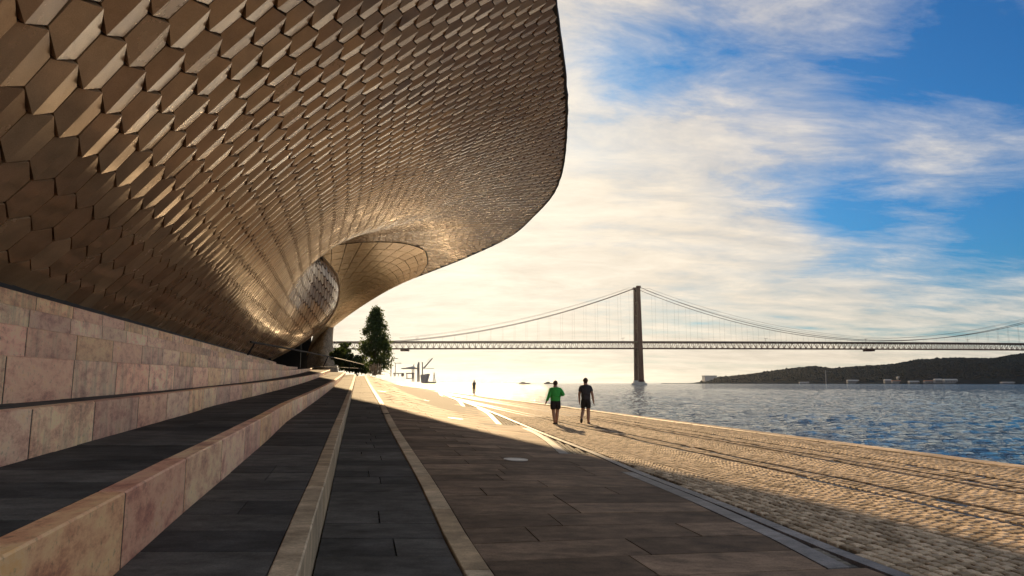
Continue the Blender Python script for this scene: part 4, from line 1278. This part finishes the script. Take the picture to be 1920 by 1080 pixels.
# ------------------------------------------------------------------ things at the far end of the quay
def build_quay_things():
    Y = 108
    def G_(px, py): return at(px, py, Y)
    # row of pale trestle frames under the tree
    specs = [(696, 682, 701), (703, 680, 703), (711, 681, 703)]
    wd = ['leftmost pale zigzag metal frame under the tall tree', 'middle pale zigzag metal frame under the tall tree', 'rightmost pale zigzag metal frame under the tall tree']
    for (px, y0, y1), w_ in zip(specs, wd):
        a, b = at(px - 4, y1, Y), at(px + 4, y0, Y); W = b.x - a.x; H = b.z - a.z
        root = empty('zigzag_frame', (a.x, Y, a.z), w_, 'metal frame', 'pale frames under the tree')
        m_ = MB(); m_.tube([(0, 0, 0), (W * 0.25, 0, H), (W * 0.5, 0.2, 0.1), (W * 0.75, 0, H * 0.9), (W, 0, 0)], 0.07, 6); m_.build('frame', M['kerb'], root)
        m_ = MB(); m_.bar((0, 0, 0.1), (W, 0, 0.1), 0.06, 6); m_.build('foot_bar', M['kerb'], root)
    # slim lamp posts
    for px, y0, y1, Yl, w_ in ((733, 672, 703, 130, 'slim lamp post with one arm, nearest to the tall tree'), (741, 681, 703, 150, 'shorter slim lamp post right of the one armed one')):
        a, b = at(px, y1, Yl), at(px, y0, Yl); H = b.z - a.z
        root = empty('lamp_post', (a.x, Yl, a.z), w_, 'lamp post')
        m_ = MB(); m_.bar((0, 0, -0.3), (0, 0, H), 0.09, 8, 0.05); m_.build('pole', M['steel'], root)
        m_ = MB(); m_.bar((0, 0, H), (1.1, 0, H + 0.02), 0.045, 6); m_.build('arm', M['steel'], root)
        m_ = MB(); m_.box(0.8, 1.3, -0.12, 0.12, H - 0.05, H + 0.03); m_.build('lamp_head', M['steel'], root)
    # dock: jetty frames, crane, hull
    Y = 235.0
    k = Y / F
    O = at(775, 716, Y)
    def L(px, py, dy=0): p = at(px, py, Y) - O; p.y = dy; return p
    root = empty('dock_canopy', tuple(O), 'hazy flat dock canopy on thin posts beside the crane', 'canopy')
    m_ = MB(); a, b = L(754, 692), L(782, 688); m_.box(a.x, b.x, -2, 2, a.z, a.z + 0.35); m_.build('roof', M['hazed_steel'], root)
    m_ = MB(); m_.add([L(760, 690, -2), L(775, 686.5, 0), L(784, 690, -2), L(784, 690, 2), L(760, 690, 2)], [(0, 1, 2), (2, 1, 3), (3, 1, 4), (4, 1, 0)]); m_.build('gable', M['hazed_steel'], root)
    for px in (773, 776, 783):
        m_ = MB(); m_.bar(L(px, 716), L(px, 683 if px != 773 else 690), 0.16, 6); m_.build('post', M['hazed_steel'], root)
    root = empty('harbour_crane', tuple(at(792, 716, Y)), 'hazy harbour crane with a raised diagonal jib over the water', 'crane')
    O2 = at(792, 716, Y)
    def L2(px, py, dy=0): p = at(px, py, Y) - O2; p.y = dy; return p
    m_ = MB()
    for dx in (-1.2, 1.2): m_.bar(L2(785 + dx, 716), L2(785 + dx * .6, 679), 0.17, 6)
    for q in range(6): m_.bar(L2(784, 712 - q * 5), L2(786, 709 - q * 5), 0.08, 5)
    m_.build('mast', M['hazed_steel'], root)
    m_ = MB(); m_.bar(L2(792, 716), L2(792, 679), 0.2, 6); m_.build('tower', M['hazed_steel'], root)
    m_ = MB(); m_.bar(L2(794, 691), L2(811, 671.5), 0.28, 6, 0.18); m_.build('jib', M['hazed_steel'], root)
    m_ = MB(); m_.bar(L2(794, 690.5), L2(815, 690.5), 0.09, 5); m_.bar(L2(800, 679), L2(806, 672), 0.06, 5); m_.build('stay', M['hazed_steel'], root)
    root = empty('dock_gate', tuple(at(768, 712, Y)), 'square hazy metal frame left of the dock canopy posts', 'frame'); O3 = at(768, 712, Y)
    def L3(px, py): p = at(px, py, Y) - O3; p.y = 0; return p
    m_ = MB(); m_.bar(L3(763, 710), L3(763, 700), 0.18, 6); m_.bar(L3(774, 710), L3(774, 700), 0.18, 6); m_.build('post', M['hazed_steel'], root)
    m_ = MB(); m_.bar(L3(761, 700), L3(777, 700), 0.2, 6); m_.bar(L3(761, 709.5), L3(777, 709.5), 0.14, 6); m_.build('beam', M['hazed_steel'], root)
    root = empty('bus_shelter', tuple(at(747, 706, Y)), 'low hazy flat roofed shelter between lamp posts and dock', 'shelter'); O4 = at(747, 706, Y)
    def L4(px, py): p = at(px, py, Y) - O4; p.y = 0; return p
    m_ = MB(); a, b = L4(738, 701), L4(757, 699.5); m_.box(a.x, b.x, -1.2, 1.2, a.z, b.z); m_.build('roof', M['hazed_steel'], root)
    for px in (739, 747):
        m_ = MB(); m_.bar(L4(px, 706), L4(px, 701), 0.12, 6); m_.build('post', M['hazed_steel'], root)
    a, b = L4(753, 706), L4(757, 701); m_ = MB(); m_.box(a.x, b.x, -1, 1, a.z, b.z); m_.build('kiosk', M['hazed_steel'], root)
    # moored workboat
    O5 = at(797, 718, Y); O5.z = 0.0
    root = empty('moored_barge', tuple(O5), 'boxy hazy barge moored under the crane jib', 'barge'); 
    def L5(px, py, dy=0): p = at(px, py, Y) - O5; p.y = dy; return p
    a, b = L5(791, 717), L5(803, 703)
    m_ = MB(); m_.hexa([(a.x, -2, a.z), (b.x - 0.5, -2, a.z), (b.x - 0.5, 3, a.z), (a.x, 3, a.z)], [(a.x - 0.3, -2.2, b.z), (b.x + 0.2, -2.2, b.z + 0.4), (b.x + 0.2, 3.2, b.z + .4), (a.x - 0.3, 3.2, b.z)]); m_.build('hull', M['hazed_steel'], root)
    m_ = MB(); m_.bar(L5(791, 717), L5(819, 718), 0.35, 6); m_.build('deck_edge', M['hazed_steel'], root)
    root = empty('signal_frame', tuple(at(814, 717, Y)), 'small hazy A shaped mast standing right of the barge', 'mast'); O6 = at(814, 717, Y)
    def L6(px, py): p = at(px, py, Y) - O6; p.y = 0; return p
    m_ = MB(); m_.tube([L6(812, 717), L6(814, 705), L6(817, 717)], 0.13, 6); m_.build('legs', M['hazed_steel'], root)
    m_ = MB(); m_.bar(L6(814, 707), L6(814, 698.5), 0.16, 6); m_.bar(L6(812, 704), L6(816.5, 703.5), 0.1, 5); m_.build('mast', M['hazed_steel'], root)
build_quay_things()
# a fallen twig with leaves lying on the kerb
def build_twig():
    p = ground_at(722, 778); p.z += 0.03
    root = empty('fallen_leaf', tuple(p), 'small dark dry leaf lying on the pale kerb beside the lower walk', 'leaf')
    vs = [(0, 0, 0.02)]; n = 10
    for k in range(n * 2):
        t = math.pi * k / n; r = 0.22 if k % 4 == 0 else (0.13 if k % 2 == 0 else 0.05)
        vs.append((r * math.cos(t) * 1.3, r * math.sin(t), 0.05 if k % 4 == 0 else 0.01))
    fs = [(0, 1 + k, 1 + (k + 1) % (2 * n)) for k in range(2 * n)]
    obj('blade', vs, fs, M['cloth'], root)
    m_ = MB(); m_.bar((0.0, 0, 0.01), (0.2, -0.22, 0.03), 0.008, 5); m_.build('stem', M['bark'], root)
build_twig()

# ------------------------------------------------------------------ people
def skin_mesh(name, nodes, edges, m, parent, levels=2):
    """nodes: {key: (x,y,z,r)}; first key is the root"""
    keys = list(nodes); me = bpy.data.meshes.new(name)
    me.from_pydata([nodes[k][:3] for k in keys], [(keys.index(a), keys.index(b)) for a, b in edges], [])
    o = bpy.data.objects.new(name, me); C.objects.link(o)
    md = o.modifiers.new('skin', 'SKIN'); md.use_smooth_shade = True
    sv = me.skin_vertices[0].data
    for i, k in enumerate(keys):
        r = nodes[k][3]; sv[i].radius = (r, r) if not hasattr(r, '__len__') else r
        sv[i].use_root = (i == 0)
    ss = o.modifiers.new('sub', 'SUBSURF'); ss.levels = levels; ss.render_levels = levels
    dg = bpy.context.evaluated_depsgraph_get(); dg.update()
    me2 = bpy.data.meshes.new_from_object(o.evaluated_get(dg)); me2.name = name
    bpy.data.objects.remove(o); 
    me2.materials.clear(); me2.materials.append(m)
    me2.polygons.foreach_set('use_smooth', [True] * len(me2.polygons))
    return link(name, me2, parent)
def chain(*k): return [(a, b) for a, b in zip(k, k[1:])]
def person(loc, rz, scale, label, J, shirt, long_sleeve, wide=1.0, levels=2, hairm='hair', skirt=False):
    root = empty('person', loc, label, 'person', rz=rz); root.scale = (scale,) * 3
    w = wide
    n = {'pelvis': (0, 0, 0.95, (0.16 * w, 0.12 * w)), 'waist': (0, 0.01, 1.10, (0.15 * w, 0.11 * w)), 'chest': (0, 0.02, 1.30, (0.18 * w, 0.125 * w)), 'clav': (0, 0.0, 1.43, (0.12, 0.085)),
         'neck': (0, 0.0, 1.505, 0.066), 'jaw': (0, 0.02, 1.575, 0.078), 'head': (0, 0.015, 1.64, 0.098), 'brow': (0, 0.005, 1.695, 0.090), 'crown': (0, 0.0, 1.735, 0.05)}
    e = chain('pelvis', 'waist', 'chest', 'clav', 'neck', 'jaw', 'head', 'brow', 'crown')
    for s, sd_ in ((-1, 'l'), (1, 'r')):
        sh = (s * 0.175 * w, 0, 1.40); el, wr = J[sd_ + '_elbow'], J[sd_ + '_wrist']
        n[sd_ + 'sh'] = (*sh, 0.075); n[sd_ + 'el'] = (*el, 0.052); n[sd_ + 'wr'] = (*wr, 0.036)
        d = (Vector(wr) - Vector(el)).normalized(); p = Vector(wr) + d * 0.075
        n[sd_ + 'pm'] = (*p, 0.034)
        e += chain('clav', sd_ + 'sh', sd_ + 'el', sd_ + 'wr', sd_ + 'pm')
        side = Vector((0, 1, 0)) if abs(d.y) < 0.8 else Vector((0, 0, 1))
        side = (side - d * side.dot(d)).normalized(); inw = d.cross(side)
        for q, ln in enumerate((0.060, 0.070, 0.066, 0.050)):
            off = side * ((q - 1.5) * 0.021)
            a = p + off + d * 0.035; b = a + d * ln * 0.55 + inw * 0.008 * s; c = b + d * ln * 0.5 + inw * 0.016 * s
            for t_, pp, rr in (('a', a, 0.0095), ('b', b, 0.009), ('c', c, 0.008)): n[f'{sd_}f{q}{t_}'] = (*pp, rr)
            e += chain(sd_ + 'pm', f'{sd_}f{q}a', f'{sd_}f{q}b', f'{sd_}f{q}c')
        a = Vector(wr) + d * 0.03 + side * 0.035; b = a + d * 0.035 + side * 0.018
        n[sd_ + 'ta'] = (*a, 0.011); n[sd_ + 'tb'] = (*b, 0.009); e += chain(sd_ + 'wr', sd_ + 'ta', sd_ + 'tb')
        hip = (s * 0.095 * w, 0, 0.90); kn, an, to = J[sd_ + '_knee'], J[sd_ + '_ankle'], J[sd_ + '_toe']
        n[sd_ + 'hp'] = (*hip, 0.125 * w); n[sd_ + 'kn'] = (*kn, 0.072); n[sd_ + 'an'] = (*an, 0.050)
        cf = Vector(kn).lerp(Vector(an), 0.35) + Vector((0, -0.02, 0)); n[sd_ + 'cf'] = (*cf, 0.076)
        n[sd_ + 'to'] = (*to, 0.03)
        e += chain('pelvis', sd_ + 'hp', sd_ + 'kn', sd_ + 'cf', sd_ + 'an', sd_ + 'to')
    skin_mesh('body', n, e, M['skin'], root, levels)
    # shirt
    t = {'chest': (0, 0.02, 1.28, (0.215 * w, 0.155 * w)), 'belly': (0, 0.01, 1.12, (0.20 * w, 0.16 * w)), 'hem': (0, 0.0, 0.96, (0.215 * w, 0.17 * w)), 'end': (0, 0, 0.90, (0.19 * w, 0.15 * w)), 'clav': (0, 0, 1.41, (0.17, 0.11)), 'col': (0, 0.0, 1.49, 0.085)}
    te = chain('chest', 'belly', 'hem', 'end') + chain('chest', 'clav', 'col')
    for s, sd_ in ((-1, 'l'), (1, 'r')):
        sh = Vector((s * 0.175 * w, 0, 1.395)); el, wr = Vector(J[sd_ + '_elbow']), Vector(J[sd_ + '_wrist'])
        t[sd_ + 'sh'] = (*sh, 0.10)
        if long_sleeve:
            t[sd_ + 'el'] = (*el, 0.075); t[sd_ + 'wr'] = (*el.lerp(wr, 0.97), 0.056); te += chain('clav', sd_ + 'sh', sd_ + 'el', sd_ + 'wr')
        else:
            t[sd_ + 'el'] = (*sh.lerp(el, 0.72), 0.088); te += chain('clav', sd_ + 'sh', sd_ + 'el')
    skin_mesh('shirt', t, te, M[shirt], root, levels)
    # shorts
    t = {'pe': (0, 0, 0.93, (0.20 * w, 0.165 * w)), 'wa': (0, 0, 1.03, (0.18 * w, 0.15 * w)), 'wb': (0, 0, 1.09, (0.16 * w, 0.13 * w))}; te = chain('wb', 'wa', 'pe')
    for s, sd_ in ((-1, 'l'), (1, 'r')):
        hip = Vector((s * 0.10 * w, 0, 0.87)); kn = Vector(J[sd_ + '_knee'])
        t[sd_ + 'h'] = (*hip, 0.15 * w); t[sd_ + 'k'] = (*hip.lerp(kn, 0.45), 0.13 * w); t[sd_ + 'j'] = (*hip.lerp(kn, 0.78), 0.115 * w); te += chain('pe', sd_ + 'h', sd_ + 'k', sd_ + 'j')
    skin_mesh('shorts', t, te, M['cloth'], root, levels)
    for sd_ in 'lr':
        a, b = Vector(J[sd_ + '_ankle']), Vector(J[sd_ + '_toe']); heel = a + (a - b).normalized() * 0.02 - Vector((0, 0, 0.045)) if a.z < 0.15 else a - (b - a).cross(Vector((1, 0, 0))).normalized() * 0.0 + Vector((0, -0.05, -0.02))
        skin_mesh('shoe', {'a': (*heel, 0.062), 'b': (*heel.lerp(b, 0.5), 0.060), 'c': (*b, 0.052), 'd': (*(b + (b - heel).normalized() * 0.04), 0.03)}, chain('a', 'b', 'c', 'd'), M['shoe'], root, levels)
    # hair cap, ears and nose on the head
    bm = bmesh.new(); bmesh.ops.create_uvsphere(bm, u_segments=20, v_segments=14, radius=1.0)
    for v_ in bm.verts:
        c_ = v_.co
        if c_.y > 0.15 and c_.z < 0.45: v_.co.y = 0.15 + (c_.y - 0.15) * 0.15
        k_ = 1 + 0.04 * math.sin(c_.x * 17 + c_.z * 13)
        v_.co = Vector((c_.x * 0.094 * k_, c_.y * 0.108 * k_ - 0.012, 1.665 + c_.z * (0.105 if c_.z > 0 else 0.115)))
    hm_ = bpy.data.meshes.new('hair'); bm.to_mesh(hm_); bm.free(); hm_.materials.append(M[hairm])
    hm_.polygons.foreach_set('use_smooth', [True] * len(hm_.polygons)); link('hair', hm_, root)
    fa = MB(); fa.bar((0, 0.10, 1.66), (0, 0.125, 1.625), 0.008, 6, 0.016)
    for s in (-1, 1): fa.bar((s * 0.082, 0.01, 1.655), (s * 0.098, 0.0, 1.655), 0.026, 8, 0.02)
    fa.build('ears_and_nose', M['skin'], root)
    fb = MB()
    for s in (-1, 1): fb.bar((s * 0.032, 0.088, 1.668), (s * 0.032, 0.104, 1.668), 0.015, 8)
    fb.bar((-0.05, 0.085, 1.668), (0.05, 0.085, 1.668), 0.006, 5); fb.build('sunglasses', M['shoe'], root)
    fc = MB(); fc.bar((-0.02, 0.098, 1.595), (0.02, 0.098, 1.595), 0.007, 6); fc.build('mouth', M['tiled'], root)
    return root
g1 = ground_at(1042, 796); g2 = ground_at(1099, 795)
# walker in green: arm hanging out to the left, right arm bent with the elbow out
J1 = dict(l_elbow=(-0.27, -0.05, 1.14), l_wrist=(-0.37, -0.02, 0.92), r_elbow=(0.33, -0.08, 1.17), r_wrist=(0.20, 0.13, 1.20),
          l_knee=(-0.08, 0.03, 0.50), l_ankle=(-0.045, -0.02, 0.085), l_toe=(-0.06, 0.13, 0.03), r_knee=(0.085, 0.10, 0.52), r_ankle=(0.05, 0.14, 0.09), r_toe=(0.07, 0.29, 0.035))
person((g1.x, g1.y, g1.z), rad(4), (81 / F * g1.y) / 1.775, 'person walking away in a green long sleeved shirt and black shorts', J1, 'green', True, 1.06)
J2 = dict(l_elbow=(-0.25, 0.02, 1.14), l_wrist=(-0.24, 0.06, 0.88), r_elbow=(0.25, -0.06, 1.14), r_wrist=(0.29, -0.04, 0.88),
          l_knee=(-0.11, 0.10, 0.50), l_ankle=(-0.19, -0.24, 0.24), l_toe=(-0.195, -0.20, 0.08), r_knee=(0.095, 0.06, 0.49), r_ankle=(0.09, 0.03, 0.08), r_toe=(0.13, 0.18, 0.03))
person((g2.x, g2.y, g2.z), rad(-2), (85 / F * g2.y) / 1.775, 'person walking away in a charcoal short sleeved shirt and black shorts', J2, 'charcoal', False, 0.92)
g3 = ground_at(889, 740)
J3 = dict(l_elbow=(-0.25, 0.10, 1.16), l_wrist=(-0.2, 0.26, 1.0), r_elbow=(0.25, -0.10, 1.14), r_wrist=(0.27, 0.0, 0.94),
          l_knee=(-0.09, 0.02, 0.50), l_ankle=(-0.07, -0.02, 0.08), l_toe=(-0.07, 0.14, 0.03), r_knee=(0.085, 0.14, 0.55), r_ankle=(0.07, -0.05, 0.22), r_toe=(0.07, 0.05, 0.10))
person((g3.x, g3.y, g3.z), rad(175), (27 / F * g3.y) / 1.775, 'far off person in the bright glare at the water edge', J3, 'charcoal', False, 0.95, 1)

# ------------------------------------------------------------------ haze
def build_haze():
    m, w = mat('haze_air')
    v = w.n('ShaderNodeVolumePrincipled', {'Color': (0.78, 0.86, 0.97, 1), 'Density': HAZE_D, 'Anisotropy': 0.8})
    w.n('ShaderNodeOutputMaterial', {'Volume': v.outputs[0]})
    mb = MB(); S = 9200
    mb.box(-S, S, -200, 17300, -7.5, 215)
    mb.build('haze', m, kind='stuff')
HAZE_D = 0.000009
build_haze()
# engine: leave quality to the renderer, only keep volumes cheap
scene.cycles.volume_bounces = 0
